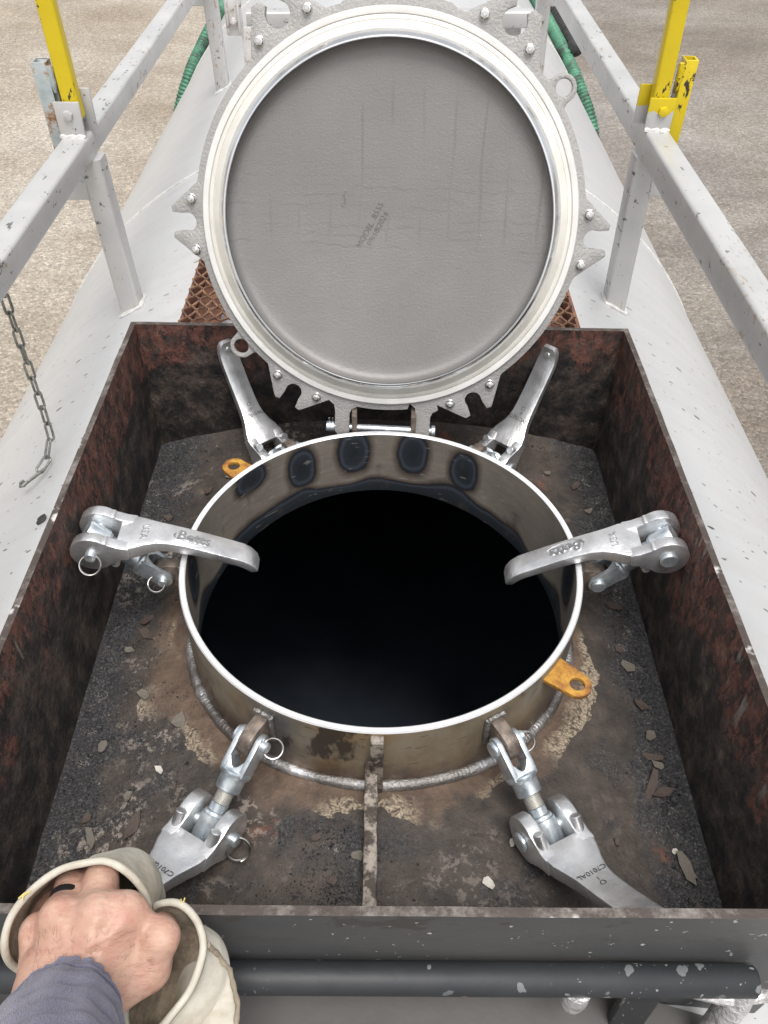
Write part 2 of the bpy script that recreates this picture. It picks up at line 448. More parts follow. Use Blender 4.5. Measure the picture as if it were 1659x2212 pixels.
@mat
def collar_outside(t):
    s = t.sep()
    n = t.noise(7, 6, 0.65, t.map((1, 1, 0.7)))
    c = t.ramp(n, [(0.30, (0.17, 0.135, 0.095)), (0.46, (0.35, 0.29, 0.205)), (0.58, (0.42, 0.375, 0.30)), (0.72, (0.29, 0.285, 0.28))])
    gold = t.ramp(t.noise(5, 3, 0.5, t.map((1, 1, 2.2), loc=(2, 7, 0))), [(0.50, 0.0), (0.64, 0.5)])
    c = t.mix(gold, c, (0.38, 0.24, 0.10))
    bu = t.ramp(t.noise(6, 4, 0.6, t.map((1, 1, 0.8), loc=(9, 2, 0))), [(0.52, 0.0), (0.64, 0.75)])
    c = t.mix(bu, c, (0.10, 0.115, 0.145))
    bl = t.ramp(t.noise(13, 5, 0.62, t.map((1, 1, 0.45), loc=(4, 4, 0))), [(0.565, 0.0), (0.60, 1.0)])
    c = t.mix(t.math('MULTIPLY', bl, 0.85), c, (0.040, 0.034, 0.030))
    scr = t.ramp(t.noise(40, 3, 0.5, t.map((1, 1, 6), (0.2, 0.1, 0))), [(0.66, 0.0), (0.69, 0.6)])
    c = t.mix(scr, c, (0.07, 0.055, 0.045))
    ht = t.ramp(t.math('ADD', t.math('MULTIPLY_ADD', s[2], 9.0, 1.25), t.math('MULTIPLY', t.math('SUBTRACT', n, 0.5), 0.9)), [(0.30, 1.0), (0.60, 0.0)])
    c = t.mix(t.math('MULTIPLY', ht, 0.85), c, t.ramp(t.noise(30, 4), [(0.4, (0.075, 0.042, 0.026)), (0.7, (0.17, 0.105, 0.065))]))
    return t.done(c, t.ramp(n, [(0.3, 0.32), (0.7, 0.48)]), 0.45, t.bump(t.noise(110, 4, 0.7), 0.12, 0.002))

@mat
def machined(t):
    c = t.ramp(t.noise(40, 3), [(0.3, (0.76, 0.76, 0.77)), (0.7, (0.86, 0.86, 0.86))])
    return t.done(c, 0.34, 0.4)

@mat
def weld_bead(t):
    c = t.ramp(t.noise(9, 5, 0.7), [(0.36, (0.15, 0.135, 0.125)), (0.49, (0.30, 0.29, 0.28)), (0.60, (0.68, 0.68, 0.70))])
    return t.done(c, 0.38, 0.7, t.bump(t.noise(240, 4, 0.65), 0.7, 0.003))

@mat
def lug_steel(t):
    n = t.noise(60, 6, 0.7)
    c = t.ramp(n, [(0.3, (0.075, 0.055, 0.045)), (0.5, (0.19, 0.155, 0.13)), (0.62, (0.29, 0.24, 0.20)), (0.75, (0.36, 0.17, 0.06))])
    return t.done(c, 0.5, 0.5, t.bump(n, 0.3, 0.002))

@mat
def rusty_lug(t):
    n = t.noise(38, 6, 0.75)
    c = t.ramp(n, [(0.34, (0.10, 0.038, 0.016)), (0.47, (0.27, 0.11, 0.028)), (0.58, (0.44, 0.225, 0.035)), (0.75, (0.55, 0.36, 0.07))])
    return t.done(c, 0.75, 0.1, t.bump(n, 0.5, 0.003))

@mat
def cast_aluminium(t):
    n = t.noise(30, 5, 0.6)
    fine = t.noise(420, 3, 0.6)
    c = t.ramp(n, [(0.32, (0.56, 0.56, 0.565)), (0.5, (0.70, 0.70, 0.705)), (0.68, (0.82, 0.82, 0.825))])
    return t.done(c, t.ramp(n, [(0.3, 0.26), (0.7, 0.42)]), 0.85, t.bump(t.math('ADD', fine, t.math('MULTIPLY', t.noise(120, 3), 1.5)), 0.30, 0.0012))

@mat
def cast_letter(t):
    return t.done((0.50, 0.50, 0.51), 0.36, 1.0)

@mat
def letter_dark(t):
    return t.done((0.10, 0.10, 0.105), 0.5, 0.8)

@mat
def stamp_mark(t):
    return t.done((0.135, 0.128, 0.123), 0.45, 0.3)

@mat
def zinc(t):
    n = t.noise(70, 5, 0.65)
    c = t.ramp(n, [(0.3, (0.42, 0.48, 0.53)), (0.55, (0.62, 0.67, 0.70)), (0.75, (0.80, 0.83, 0.84))])
    return t.done(c, t.ramp(n, [(0.3, 0.26), (0.7, 0.42)]), 0.8, t.bump(n, 0.15, 0.001))

@mat
def thread_steel(t):
    return t.done((0.72, 0.71, 0.68), 0.38, 0.8)

@mat
def ring_wire(t):
    return t.done((0.50, 0.48, 0.45), 0.28, 1.0)

@mat
def lid_casting(t):
    n = t.noise(300, 4, 0.7)
    b = t.noise(7, 4)
    c = t.ramp(b, [(0.3, (0.29, 0.28, 0.27)), (0.7, (0.36, 0.35, 0.338))])
    c = t.mix(t.ramp(n, [(0.45, 0.0), (0.7, 0.5)]), c, (0.44, 0.43, 0.418))
    return t.done(c, 0.5, 0.3, t.bump(t.math('ADD', n, t.noise(260, 4)), 0.55, 0.0025))

@mat
def lid_dish(t):
    s = t.sep()
    n = t.noise(380, 4, 0.7)
    b = t.noise(5, 4)
    c = t.ramp(b, [(0.3, (0.195, 0.185, 0.177)), (0.7, (0.24, 0.230, 0.222))])
    # dried run marks: darker thin edges of tide lines
    wz = t.math('ADD', t.math('MULTIPLY', s[2], 78.0), t.math('MULTIPLY', t.noise(16, 5, 0.65), 2.0))
    l1 = t.ramp(t.math('ABSOLUTE', t.math('SUBTRACT', t.math('FRACT', wz), 0.5)), [(0.0, 0.42), (0.16, 0.0)])
    br = t.ramp(t.noise(13, 3, 0.6, t.map((0.6, 1, 4.0))), [(0.45, 0.0), (0.58, 1.0)])
    g1 = t.math('MULTIPLY', br, t.ramp(t.math('ABSOLUTE', t.math('SUBTRACT', s[2], 0.005)), [(0.035, 1.0), (0.08, 0.0)]))
    wx = t.math('ADD', t.math('MULTIPLY', s[0], 24.0), t.math('MULTIPLY', t.noise(9, 3, 0.5, t.map((1, 1, 0.35))), 1.0))
    l2 = t.ramp(t.math('ABSOLUTE', t.math('SUBTRACT', t.math('FRACT', wx), 0.5)), [(0.0, 0.5), (0.075, 0.0)])
    br2 = t.ramp(t.noise(8, 2, 0.5, t.map((3.0, 1, 0.5), loc=(3, 0, 0))), [(0.46, 0.0), (0.54, 1.0)])
    g2 = t.math('MULTIPLY', br2, t.ramp(t.math('ABSOLUTE', t.math('SUBTRACT', s[2], 0.075)), [(0.07, 1.0), (0.11, 0.0)]))
    f = t.math('MAXIMUM', t.math('MULTIPLY', l1, g1), t.math('MULTIPLY', l2, g2))
    c = t.mix(f, c, (0.145, 0.133, 0.125))
    c = t.mix(t.ramp(n, [(0.62, 0.0), (0.8, 0.5)]), c, (0.42, 0.40, 0.385))
    return t.done(c, 0.45, 0.25, t.bump(n, 0.5, 0.0015))

@mat
def gasket_rubber(t):
    c = t.ramp(t.noise(26, 5, 0.6), [(0.3, (0.58, 0.57, 0.545)), (0.7, (0.68, 0.67, 0.645))])
    return t.done(c, 0.6)

@mat
def lid_ring(t):
    n = t.noise(14, 5, 0.6)
    c = t.ramp(n, [(0.3, (0.58, 0.555, 0.505)), (0.55, (0.68, 0.66, 0.605)), (0.75, (0.73, 0.715, 0.675))])
    b = t.ramp(t.noise(17, 4, 0.6, t.map(loc=(2, 2, 2))), [(0.66, 0.0), (0.72, 0.35)])
    c = t.mix(b, c, (0.50, 0.44, 0.33))
    return t.done(c, 0.42, 0.1)

@mat
def bright_steel(t):
    n = t.noise(22, 4)
    return t.done(t.ramp(n, [(0.3, (0.70, 0.71, 0.72)), (0.7, (0.84, 0.84, 0.84))]), 0.22, 1.0)

@mat
def nut_steel(t):
    return t.done((0.66, 0.645, 0.62), 0.25, 1.0)

@mat
def chain_steel(t):
    n = t.noise(120, 5, 0.7)
    c = t.ramp(n, [(0.3, (0.12, 0.125, 0.11)), (0.55, (0.26, 0.26, 0.235)), (0.75, (0.46, 0.43, 0.38))])
    return t.done(c, 0.4, 0.7, t.bump(n, 0.3, 0.001))

@mat
def rusty_mesh(t):
    n = t.noise(50, 6, 0.75)
    c = t.ramp(n, [(0.32, (0.06, 0.032, 0.022)), (0.5, (0.17, 0.09, 0.055)), (0.65, (0.30, 0.17, 0.10)), (0.8, (0.40, 0.33, 0.27))])
    return t.done(c, 0.8, 0.1, t.bump(n, 0.5, 0.003))

@mat
def red_brown_steel(t):
    n = t.noise(24, 6, 0.7)
    c = t.ramp(n, [(0.3, (0.07, 0.03, 0.022)), (0.55, (0.17, 0.075, 0.05)), (0.72, (0.33, 0.15, 0.07))])
    return t.done(c, 0.75, 0.0, t.bump(n, 0.4, 0.003))

@mat
def green_hose(t):
    n = t.noise(5, 5, 0.7)
    d = t.ramp(t.noise(13, 6, 0.75), [(0.47, 0.0), (0.60, 1.0)])
    c = t.ramp(n, [(0.3, (0.045, 0.165, 0.10)), (0.7, (0.09, 0.27, 0.165))])
    c = t.mix(t.math('MULTIPLY', d, 0.85), c, (0.035, 0.045, 0.035))
    return t.done(c, 0.5)

@mat
def black_rubber(t):
    return t.done(t.ramp(t.noise(40), [(0.3, (0.012, 0.012, 0.013)), (0.8, (0.06, 0.058, 0.055))]), 0.6)

@mat
def grit(t):
    r_ = t.voro(70, out='Color')
    c = t.ramp(t.sep(r_)[0], [(0.0, (0.022, 0.022, 0.025)), (0.5, (0.055, 0.055, 0.058)), (0.85, (0.11, 0.105, 0.10)), (1.0, (0.24, 0.22, 0.20))])
    return t.done(c, 0.55)

@mat
def flake_dark(t):
    n = t.noise(60, 5, 0.7)
    return t.done(t.ramp(n, [(0.3, (0.035, 0.028, 0.026)), (0.7, (0.11, 0.075, 0.06))]), 0.55, 0.0, t.bump(n, 0.4, 0.002))

@mat
def flake_grey(t):
    n = t.noise(60, 5, 0.7)
    return t.done(t.ramp(n, [(0.3, (0.085, 0.076, 0.066)), (0.7, (0.21, 0.185, 0.15))]), 0.6, 0.0, t.bump(n, 0.4, 0.002))

@mat
def flake_pale(t):
    return t.done(t.ramp(t.noise(80, 4), [(0.3, (0.42, 0.39, 0.34)), (0.7, (0.58, 0.55, 0.50))]), 0.6)

@mat
def skin(t):
    n = t.noise(55, 5, 0.65)
    b = t.noise(17, 4, 0.6)
    c = t.ramp(b, [(0.3, (0.40, 0.235, 0.170)), (0.5, (0.49, 0.305, 0.228)), (0.72, (0.56, 0.385, 0.30))])
    c = t.mix(t.ramp(n, [(0.38, 0.6), (0.56, 0.0)]), c, (0.44, 0.215, 0.165))
    # fine lines drawn across the back of the hand
    cr = t.noise(190, 4, 0.6, t.map((0.55, 1.5, 1.0), (0, 0, R(-20))))
    c = t.mix(t.ramp(cr, [(0.30, 0.35), (0.48, 0.0)]), c, (0.40, 0.20, 0.15))
    frk = t.ramp(t.noise(120, 2, 0.5, t.map(loc=(3, 3, 3))), [(0.66, 0.0), (0.72, 0.4)])
    c = t.mix(frk, c, (0.36, 0.18, 0.12))
    h = t.math('ADD', t.math('MULTIPLY', cr, 1.2), n)
    return t.done(c, 0.47, 0.0, t.bump(h, 0.55, 0.0014), Subsurface_Weight=0.12, Subsurface_Scale=0.006, Subsurface_Radius=(1.0, 0.35, 0.2))

@mat
def arm_hair(t):
    return t.done((0.13, 0.075, 0.05), 0.5)

@mat
def finger_ring(t):
    return t.done((0.045, 0.045, 0.05), 0.35, 0.6)

@mat
def sleeve_cloth(t):
    n = t.noise(26, 5, 0.6)
    w = t.noise(900, 2, 0.5)
    c = t.ramp(n, [(0.3, (0.105, 0.100, 0.145)), (0.55, (0.155, 0.148, 0.205)), (0.75, (0.21, 0.185, 0.245))])
    return t.done(c, 0.85, 0.0, t.bump(t.math('ADD', t.math('MULTIPLY', w, 0.5), t.math('MULTIPLY', t.noise(70, 4, 0.6), 1.3)), 0.8, 0.003), Sheen_Weight=0.25)

@mat
def glove_leather(t):
    n = t.noise(22, 6, 0.7)
    d = t.ramp(t.noise(9, 5, 0.7, t.map(loc=(2, 1, 0))), [(0.48, 0.0), (0.66, 0.85)])
    c = t.ramp(n, [(0.3, (0.41, 0.375, 0.31)), (0.7, (0.58, 0.55, 0.475))])
    c = t.mix(d, c, (0.30, 0.235, 0.155))
    f = t.noise(170, 4, 0.65)
    return t.done(c, 0.75, 0.0, t.bump(t.math('ADD', f, t.math('MULTIPLY', t.noise(45, 4), 1.5)), 0.4, 0.0018))

@mat
def glove_lining(t):
    n = t.noise(40, 6, 0.7)
    c = t.ramp(n, [(0.3, (0.11, 0.085, 0.06)), (0.5, (0.23, 0.185, 0.135)), (0.72, (0.42, 0.36, 0.28))])
    return t.done(c, 0.95, 0.0, t.bump(t.noise(220, 5), 0.6, 0.002))

@mat
def glove_seam(t):
    return t.done(t.ramp(t.noise(60), [(0.3, (0.20, 0.165, 0.12)), (0.7, (0.36, 0.31, 0.235))]), 0.85)

@mat
def thread_yellow(t):
    return t.done((0.62, 0.52, 0.16), 0.8)

# ------------------------------------------------------------------ mesh builder
class MB:
    def __init__(s):
        s.v, s.f, s.mi = [], [], []
        s.cur = 0
    def add(s, vs, fs, M=None):
        o = len(s.v)
        for p in vs:
            p = Vector(p)
            s.v.append(M @ p if M is not None else p)
        for f in fs:
            s.f.append([i + o for i in f])
            s.mi.append(s.cur)
        return s
    def box(s, c, d, M=None):
        x, y, z = (k / 2 for k in d)
        vs = [(c[0] + a * x, c[1] + b * y, c[2] + e * z) for a in (-1, 1) for b in (-1, 1) for e in (-1, 1)]
        fs = [(0, 1, 3, 2), (4, 6, 7, 5), (0, 4, 5, 1), (2, 3, 7, 6), (0, 2, 6, 4), (1, 5, 7, 3)]
        return s.add(vs, fs, M)
    def prism(s, pts, d0, d1, M=None, holes=None):
        """outline in local XY, extruded from z=d0 to z=d1"""
        if holes:
            return s._holed(pts, holes, d0, d1, M)
        n = len(pts)
        vs = [(x, y, d0) for x, y in pts] + [(x, y, d1) for x, y in pts]
        fs = [tuple(range(n))[::-1], tuple(range(n, 2 * n))] + [(i, (i + 1) % n, (i + 1) % n + n, i + n) for i in range(n)]
        return s.add(vs, fs, M)
    def _holed(s, pts, holes, d0, d1, M):
        b = bmesh.new()
        loops = [pts] + holes
        es = []
        for lp in loops:
            vv = [b.verts.new((x, y, d0)) for x, y in lp]
            es += [b.edges.new((vv[i], vv[(i + 1) % len(vv)])) for i in range(len(vv))]
        bmesh.ops.triangle_fill(b, use_beauty=True, use_dissolve=False, edges=es, normal=(0, 0, 1))
        b.verts.index_update()
        vs = [tuple(v.co) for v in b.verts]
        fs = [[v.index for v in f.verts] for f in b.faces]
        b.free()
        n = len(vs)
        o = [f[::-1] for f in fs] + [[i + n for i in f] for f in fs]
        k = 0
        for j, lp in enumerate(loops):
            m = len(lp)
            for i in range(m):
                q = (k + i, k + (i + 1) % m, k + (i + 1) % m + n, k + i + n)
                o.append(q if j == 0 else q[::-1])
            k += m
        return s.add(vs + [(x, y, d1) for x, y, _ in vs], o, M)
    def lathe(s, prof, n=48, M=None, a0=0.0, a1=2 * PI, closed=False):
        """profile of (r, z); revolved about local Z"""
        full = abs(a1 - a0 - 2 * PI) < 1e-6
        k = len(prof)
        cols = n if full else n + 1
        vs = []
        for i in range(cols):
            a = a0 + (a1 - a0) * i / n
            vs += [(r_ * math.cos(a), r_ * math.sin(a), z) for r_, z in prof]
        fs = []
        for i in range(n):
            j = (i + 1) % cols
            for q in range(k if closed else k - 1):
                w = (q + 1) % k
                fs.append((i * k + q, j * k + q, j * k + w, i * k + w))
        return s.add(vs, fs, M)
    def cyl(s, p0, p1, r_, n=20, r1=None, cap=True, bev=0.0):
        p0, p1 = Vector(p0), Vector(p1)
        r1 = r_ if r1 is None else r1
        L = (p1 - p0).length
        M = (p1 - p0).to_track_quat('Z', 'Y').to_matrix().to_4x4()
        M.translation = p0
        pr = []
        if cap:
            pr.append((1e-5, 0))
        if bev:
            pr += [(r_ - bev, 0), (r_, bev), (r1, L - bev), (r1 - bev, L)]
        else:
            pr += [(r_, 0), (r1, L)]
        if cap:
            pr.append((1e-5, L))
        return s.lathe(pr, n, M)
    def tube(s, path, r_, n=10, closed=False, M=None, sx=None):
        """round tube; r_ is a number or one radius per point"""
        P = [Vector(p) for p in path]
        k = len(P)
        rr = r_ if hasattr(r_, '__len__') else [r_] * k
        T = []
        for i in range(k):
            a = P[(i - 1) % k] if (closed or i) else P[i]
            b = P[(i + 1) % k] if (closed or i < k - 1) else P[i]
            T.append((b - a).normalized())
        ref = Vector((0, 0, 1)) if abs(T[0].z) < 0.9 else Vector((1, 0, 0))
        N = (ref - T[0] * ref.dot(T[0])).normalized()
        vs = []
        for i in range(k):
            N = (N - T[i] * N.dot(T[i])).normalized()
            B = T[i].cross(N)
            for j in range(n):
                a = 2 * PI * j / n
                vs.append(P[i] + (N * math.cos(a) + B * math.sin(a)) * rr[i])
        fs = []
        for i in range(k if closed else k - 1):
            i2 = (i + 1) % k
            for j in range(n):
                j2 = (j + 1) % n
                fs.append((i * n + j, i * n + j2, i2 * n + j2, i2 * n + j))
        if not closed:
            fs.append(tuple(range(n))[::-1])
            fs.append(tuple((k - 1) * n + j for j in range(n)))
        return s.add(vs, fs, M)
    def loft(s, secs, cap=True, M=None):
        n = len(secs[0])
        vs = [p for sec in secs for p in sec]
        fs = []
        for i in range(len(secs) - 1):
            for j in range(n):
                j2 = (j + 1) % n
                fs.append((i * n + j, i * n + j2, (i + 1) * n + j2, (i + 1) * n + j))
        if cap:
            fs.append(tuple(range(n))[::-1])
            fs.append(tuple((len(secs) - 1) * n + j for j in range(n)))
        return s.add(vs, fs, M)
    def build(s, name, mats, parent=None, loc=None, bevel=0.0, seg=2, angle=35, flat=False, bev_angle=30, M=None):
        me = bpy.data.meshes.new(name)
        b = bmesh.new()
        vv = [b.verts.new(p) for p in s.v]
        for f, m in zip(s.f, s.mi):
            try:
                bf = b.faces.new([vv[i] for i in f])
                bf.material_index = m
            except ValueError:
                pass
        bmesh.ops.remove_doubles(b, verts=b.verts, dist=1e-6)
        bmesh.ops.recalc_face_normals(b, faces=b.faces)
        if bevel:
            b.edges.ensure_lookup_table()
            es = [e for e in b.edges if len(e.link_faces) == 2 and e.calc_face_angle(0) > R(bev_angle)]
            bmesh.ops.bevel(b, geom=es, offset=bevel, segments=seg, profile=0.5, affect='EDGES', clamp_overlap=True)
        b.to_mesh(me)
        b.free()
        if not flat:
            me.polygons.foreach_set('use_smooth', [True] * len(me.polygons))
            me.set_sharp_from_angle(angle=R(angle))
        for m in (mats if isinstance(mats, (list, tuple)) else [mats]):
            me.materials.append(MAT[m] if isinstance(m, str) else m)
        o = bpy.data.objects.new(name, me)
        COL.objects.link(o)
        if parent is not None:
            o.parent = parent
        if loc is not None:
            o.location = loc
        if M is not None:
            o.matrix_local = M
        return o

def thing(name, label, cat, loc=(0, 0, 0), group=None, M=None):
    o = bpy.data.objects.new(name, None)
    COL.objects.link(o)
    o.empty_display_size = 0.05
    o.location = loc
    if M is not None:
        o.matrix_world = M
    o['label'], o['category'] = label, cat
    if group:
        o['group'] = group
    return o
def tag(o, label=None, cat=None, group=None, kind=None):
    for k, v in (('label', label), ('category', cat), ('group', group), ('kind', kind)):
        if v:
            o[k] = v
    return o
def frame(o, x, y, z):
    m = Matrix((Vector(x), Vector(y), Vector(z))).transposed().to_4x4()
    m.translation = Vector(o)
    return m
def link_copy(src, name, parent, M=None):
    c = src.copy()
    c.name = name
    COL.objects.link(c)
    c.parent = parent
    if M is not None:
        c.matrix_local = M
    return c
def circ(cx, cy, r_, n=24, a0=0, a1=2 * PI, end=False):
    k = n + 1 if end else n
    return [(cx + r_ * math.cos(a0 + (a1 - a0) * i / n), cy + r_ * math.sin(a0 + (a1 - a0) * i / n)) for i in range(k)]
def nz(x, y, z, s=1.0):
    return mnoise.noise(Vector((x * s, y * s, z * s)))

def text_mesh(body, size, extrude=0.0004, offset=0.0, align='CENTER', spacing=1.0, shear=0.0):
    cu = bpy.data.curves.new('lettering', 'FONT')
    cu.body = body
    cu.size = size
    cu.extrude = extrude
    cu.offset = offset
    cu.align_x = align
    cu.align_y = 'CENTER'
    cu.space_character = spacing
    cu.shear = shear
    cu.resolution_u = 3
    o = bpy.data.objects.new('lettering', cu)
    COL.objects.link(o)
    dg = bpy.context.evaluated_depsgraph_get()
    me = bpy.data.meshes.new_from_object(o.evaluated_get(dg))
    bpy.data.objects.remove(o)
    bpy.data.curves.remove(cu)
    me.name = 'lettering'
    return me
def letter(body, size, parent, M, m='letter_dark', **kw):
    me = text_mesh(body, size, **kw)
    me.materials.clear()
    me.materials.append(MAT[m])
    o = bpy.data.objects.new('lettering', me)
    COL.objects.link(o)
    o.parent = parent
    o.matrix_local = M
    return o

# ================================================================== GROUND
g = MB()
g.add([(-300, -300, 0), (300, -300, 0), (300, 300, 0), (-300, 300, 0)], [(0, 1, 2, 3)])
ground = g.build('gravel_ground', 'gravel', loc=(0, 0, -3.45))
tag(ground, 'pale gravel yard far below on both sides of the tank', 'ground', kind='structure')

# ================================================================== TANK
tank = thing('tank', 'long silver white cylindrical tank under the open hatch, splashed with dark drops', 'tank', (0, 0, 0))
def shell(rad, hole=True, y0=-2.6, y1=8.6, n=96):
    tw = math.asin(BW / rad)
    th = sorted(set([round(-PI + 2 * PI * i / n, 6) for i in range(n)] + [round(-tw, 6), round(tw, 6)]))
    ys = sorted(set([y0, BYF, BYB, y1] + [y0 + (y1 - y0) * i / 22 for i in range(23)]))
    m = MB()
    vs, fs = [], []
    for y in ys:
        for a in th:
            vs.append((TX + rad * math.sin(a), y, TZ + rad * math.cos(a)))
    k = len(th)
    for i in range(len(ys) - 1):
        for j in range(k):
            j2 = (j + 1) % k
            if hole and ys[i] >= BYF - 1e-6 and ys[i + 1] <= BYB + 1e-6 and abs(th[j]) <= tw + 1e-4 and abs(th[j2]) <= tw + 1e-4 and j2 > j:
                continue
            fs.append((i * k + j, i * k + j2, (i + 1) * k + j2, (i + 1) * k + j))
    m.add(vs, fs)
    return m
shell(TR).build('tank_shell', 'tank_paint', tank, angle=60)
shell(TR - 0.012).build('inner_lining', 'tank_inside', tank, angle=60)
for y, sg in ((-2.6, -1), (8.6, 1)):
    m = MB()
    m.lathe([(TR * math.cos(a), 0.34 * TR * math.sin(a)) for a in [PI / 2 * i / 10 for i in range(11)]], 72)
    h = m.build('tank_head', 'tank_paint', tank, angle=60)
    h.location = (TX, y, TZ)
    h.rotation_euler = (-PI / 2 * sg, 0, 0)
for y in (1.84, 4.3):
    m = MB()
    path = []
    for i in range(181):
        a = -PI * 0.62 + PI * 1.24 * i / 180
        rr = TR + 0.0005
        path.append((TX + rr * math.sin(a), y + 0.002 * nz(a * 9, y, 0), TZ + rr * math.cos(a)))
    m.tube(path, 0.004, 6)
    m.build('weld_seam', 'weld_white', tank)

# ================================================================== SPILL TRAY (steel box round the hatch)
box = thing('spill_tray', 'rusty red and tar black steel box around the hatch, open on top', 'spill box', (0, 0, 0))
T = 0.008
def wall_strip(x0, x1, y0, y1, axis, n=40):
    """a plate whose foot follows the tank; inner, outer and top faces"""
    m = MB()
    A = []
    for i in range(n + 1):
        s = i / n
        x = x0 + (x1 - x0) * s if axis == 'x' else None
        y = y0 + (y1 - y0) * s if axis == 'y' else None
        A.append((x, y))
    nzz = 8
    vs, fs, mi = [], [], []
    sides = ((y0, y1) if axis == 'x' else (x0, x1))
    grid = []
    for sd in sides:
        for i in range(n + 1):
            for k in range(nzz + 1):
                x, y = A[i]
                if axis == 'x':
                    y = sd
                else:
                    x = sd
                zb_ = tank_z(x) - 0.02
                zt_ = BZ + 0.0012 * nz(x * 18, y * 18, 0.3)
                z = zb_ + (zt_ - zb_) * k / nzz
                vs.append((x, y, z))
    N = (n + 1) * (nzz + 1)
    for sd in (0, 1):
        for i in range(n):
            for k in range(nzz):
                a = sd * N + i * (nzz + 1) + k
                fs.append((a, a + nzz + 1, a + nzz + 2, a + 1))
                mi.append(sd)
    for i in range(n):
        a = i * (nzz + 1) + nzz
        fs.append((a, a + nzz + 1, N + a + nzz + 1, N + a))
        mi.append(2)
    for i in (0, n):
        for k in range(nzz):
            a = i * (nzz + 1) + k
            fs.append((a, a + 1, N + a + 1, N + a))
            mi.append(0)
    m.add(vs, fs)
    m.mi = mi
    return m
# material slots: first side, second side, top edge
wall_strip(BXL - T, BXR + T, BYF - T, BYF, 'x').build('front_wall', ['tray_outside', 'tray_steel', 'tray_edge'], box)
wall_strip(BXL - T, BXR + T, BYB, BYB + T, 'x').build('back_wall', ['tray_steel', 'tray_outside', 'tray_edge'], box)
wall_strip(BXL - T, BXL, BYF, BYB, 'y').build('side_wall', ['tray_outside', 'tray_steel', 'tray_edge'], box)
wall_strip(BXR, BXR + T, BYF, BYB, 'y').build('side_wall', ['tray_steel', 'tray_outside', 'tray_edge'], box)
# floor: from the collar circle out to the rectangle, lying on the tank
m = MB()
NA, NR = 288, 40
vs, fs = [], []
def floor_z(x, y):
    z = tank_z(x)
    d = min(x - BXL, BXR - x, (BYB - y) * 1.3)
    z += 0.013 * math.exp(-max(d, 0) / 0.022) + 0.0025 * nz(x * 22, y * 22, 1) + 0.0015 * nz(x * 70, y * 70, 2)
    return z
for i in range(NA):
    a = 2 * PI * i / NA
    ca, sa = math.cos(a), math.sin(a)
    rx = (BXR / ca) if ca > 1e-6 else ((BXL / ca) if ca < -1e-6 else 9)
    ry = (BYB / sa) if sa > 1e-6 else ((BYF / sa) if sa < -1e-6 else 9)
    rm = min(rx, ry)
    for k in range(NR + 1):
        r_ = RO - 0.004 + (rm - RO + 0.004) * k / NR
        x, y = r_ * ca, r_ * sa
        vs.append((x, y, floor_z(x, y)))
for i in range(NA):
    i2 = (i + 1) % NA
    for k in range(NR):
        fs.append((i * (NR + 1) + k, i * (NR + 1) + k + 1, i2 * (NR + 1) + k + 1, i2 * (NR + 1) + k))
m.add(vs, fs)
m.build('floor', 'tray_floor', box, angle=70)
# stiffening rib between collar and front wall
m = MB()
secs = []
for i in range(15):
    s = i / 14
    y = -0.262 + (BYF + 0.262) * s
    hh = 0.050 if s > 0.10 else 0.05 + 0.055 * (1 - s / 0.10)
    w = 0.0075 + 0.001 * nz(s * 9, 0, 4)
    z0 = tank_z(0) - 0.01
    z1 = tank_z(0) + hh * 0.55 + 0.002 * nz(s * 14, 3, 0)
    cx = -0.0095
    secs.append([(cx - w, y, z0), (cx + w, y, z0), (cx + w, y, z1), (cx - w, y, z1)])
m.loft(secs)
m.build('stiffening_rib', 'rib_steel', box, bevel=0.002)
m = MB()
m.box((-0.0035, -0.2655, -0.060), (0.0150, 0.012, 0.112))
m.build('rib_upright', 'rib_steel', box, bevel=0.002)

# ================================================================== COLLAR
col = thing('hatch_collar', 'round bare steel collar ring of the open hatch with weld heat marks', 'hatch collar', (0, 0, 0))
SPOTS = [(100, -0.034, 5.6, 0.040), (79, -0.035, 5.4, 0.040), (119, -0.044, 5.2, 0.036), (60, -0.045, 5.2, 0.036), (139.5, -0.018, 6.5, 0.022),
         (180, -0.05, 5.0, 0.036), (0, -0.05, 5.0, 0.036), (-38, -0.018, 6.5, 0.022), (-60, -0.045, 5, 0.036), (-120, -0.045, 5, 0.036), (-92, -0.06, 3, 0.05)]
m = MB()
NA, NZ = 360, 44
vs, fs, heat = [], [], []
for i in range(NA):
    a = 2 * PI * i / NA
    zb_ = tank_z(RI * math.cos(a)) - 0.004
    for k in range(NZ + 1):
        z = -0.0015 + (zb_ + 0.0015) * k / NZ
        vs.append((RI * math.cos(a), RI * math.sin(a), z))
        d = 9.0
        for (sa, sz, wa, hz) in SPOTS:
            da = (math.degrees(a) - sa + 180) % 360 - 180
            q = (abs(da / wa) ** 2.4 + abs((z - sz) / hz) ** 2.4) ** (1 / 2.4)
            d = min(d, q)
        band = 0.026 + 0.012 * math.sin(a * 9 + 1.2) * math.sin(a * 4) + 0.006 * nz(math.cos(a) * 6, math.sin(a) * 6, 0)
        q = (z - zb_) / max(band, 0.012)
        d = min(d, q)
        heat.append(d)
for i in range(NA):
    i2 = (i + 1) % NA
    for k in range(NZ):
        fs.append((i * (NZ + 1) + k, i2 * (NZ + 1) + k, i2 * (NZ + 1) + k + 1, i * (NZ + 1) + k + 1))
me = bpy.data.meshes.new('collar_inside')
me.from_pydata(vs, [], fs)
at = me.attributes.new('scorch', 'FLOAT', 'POINT')
at.data.foreach_set('value', heat)
me.polygons.foreach_set('use_smooth', [True] * len(me.polygons))
me.materials.append(MAT['collar_steel'])
o = bpy.data.objects.new('inner_wall', me)
COL.objects.link(o)
o.parent = col
m = MB()
vs, fs = [], []
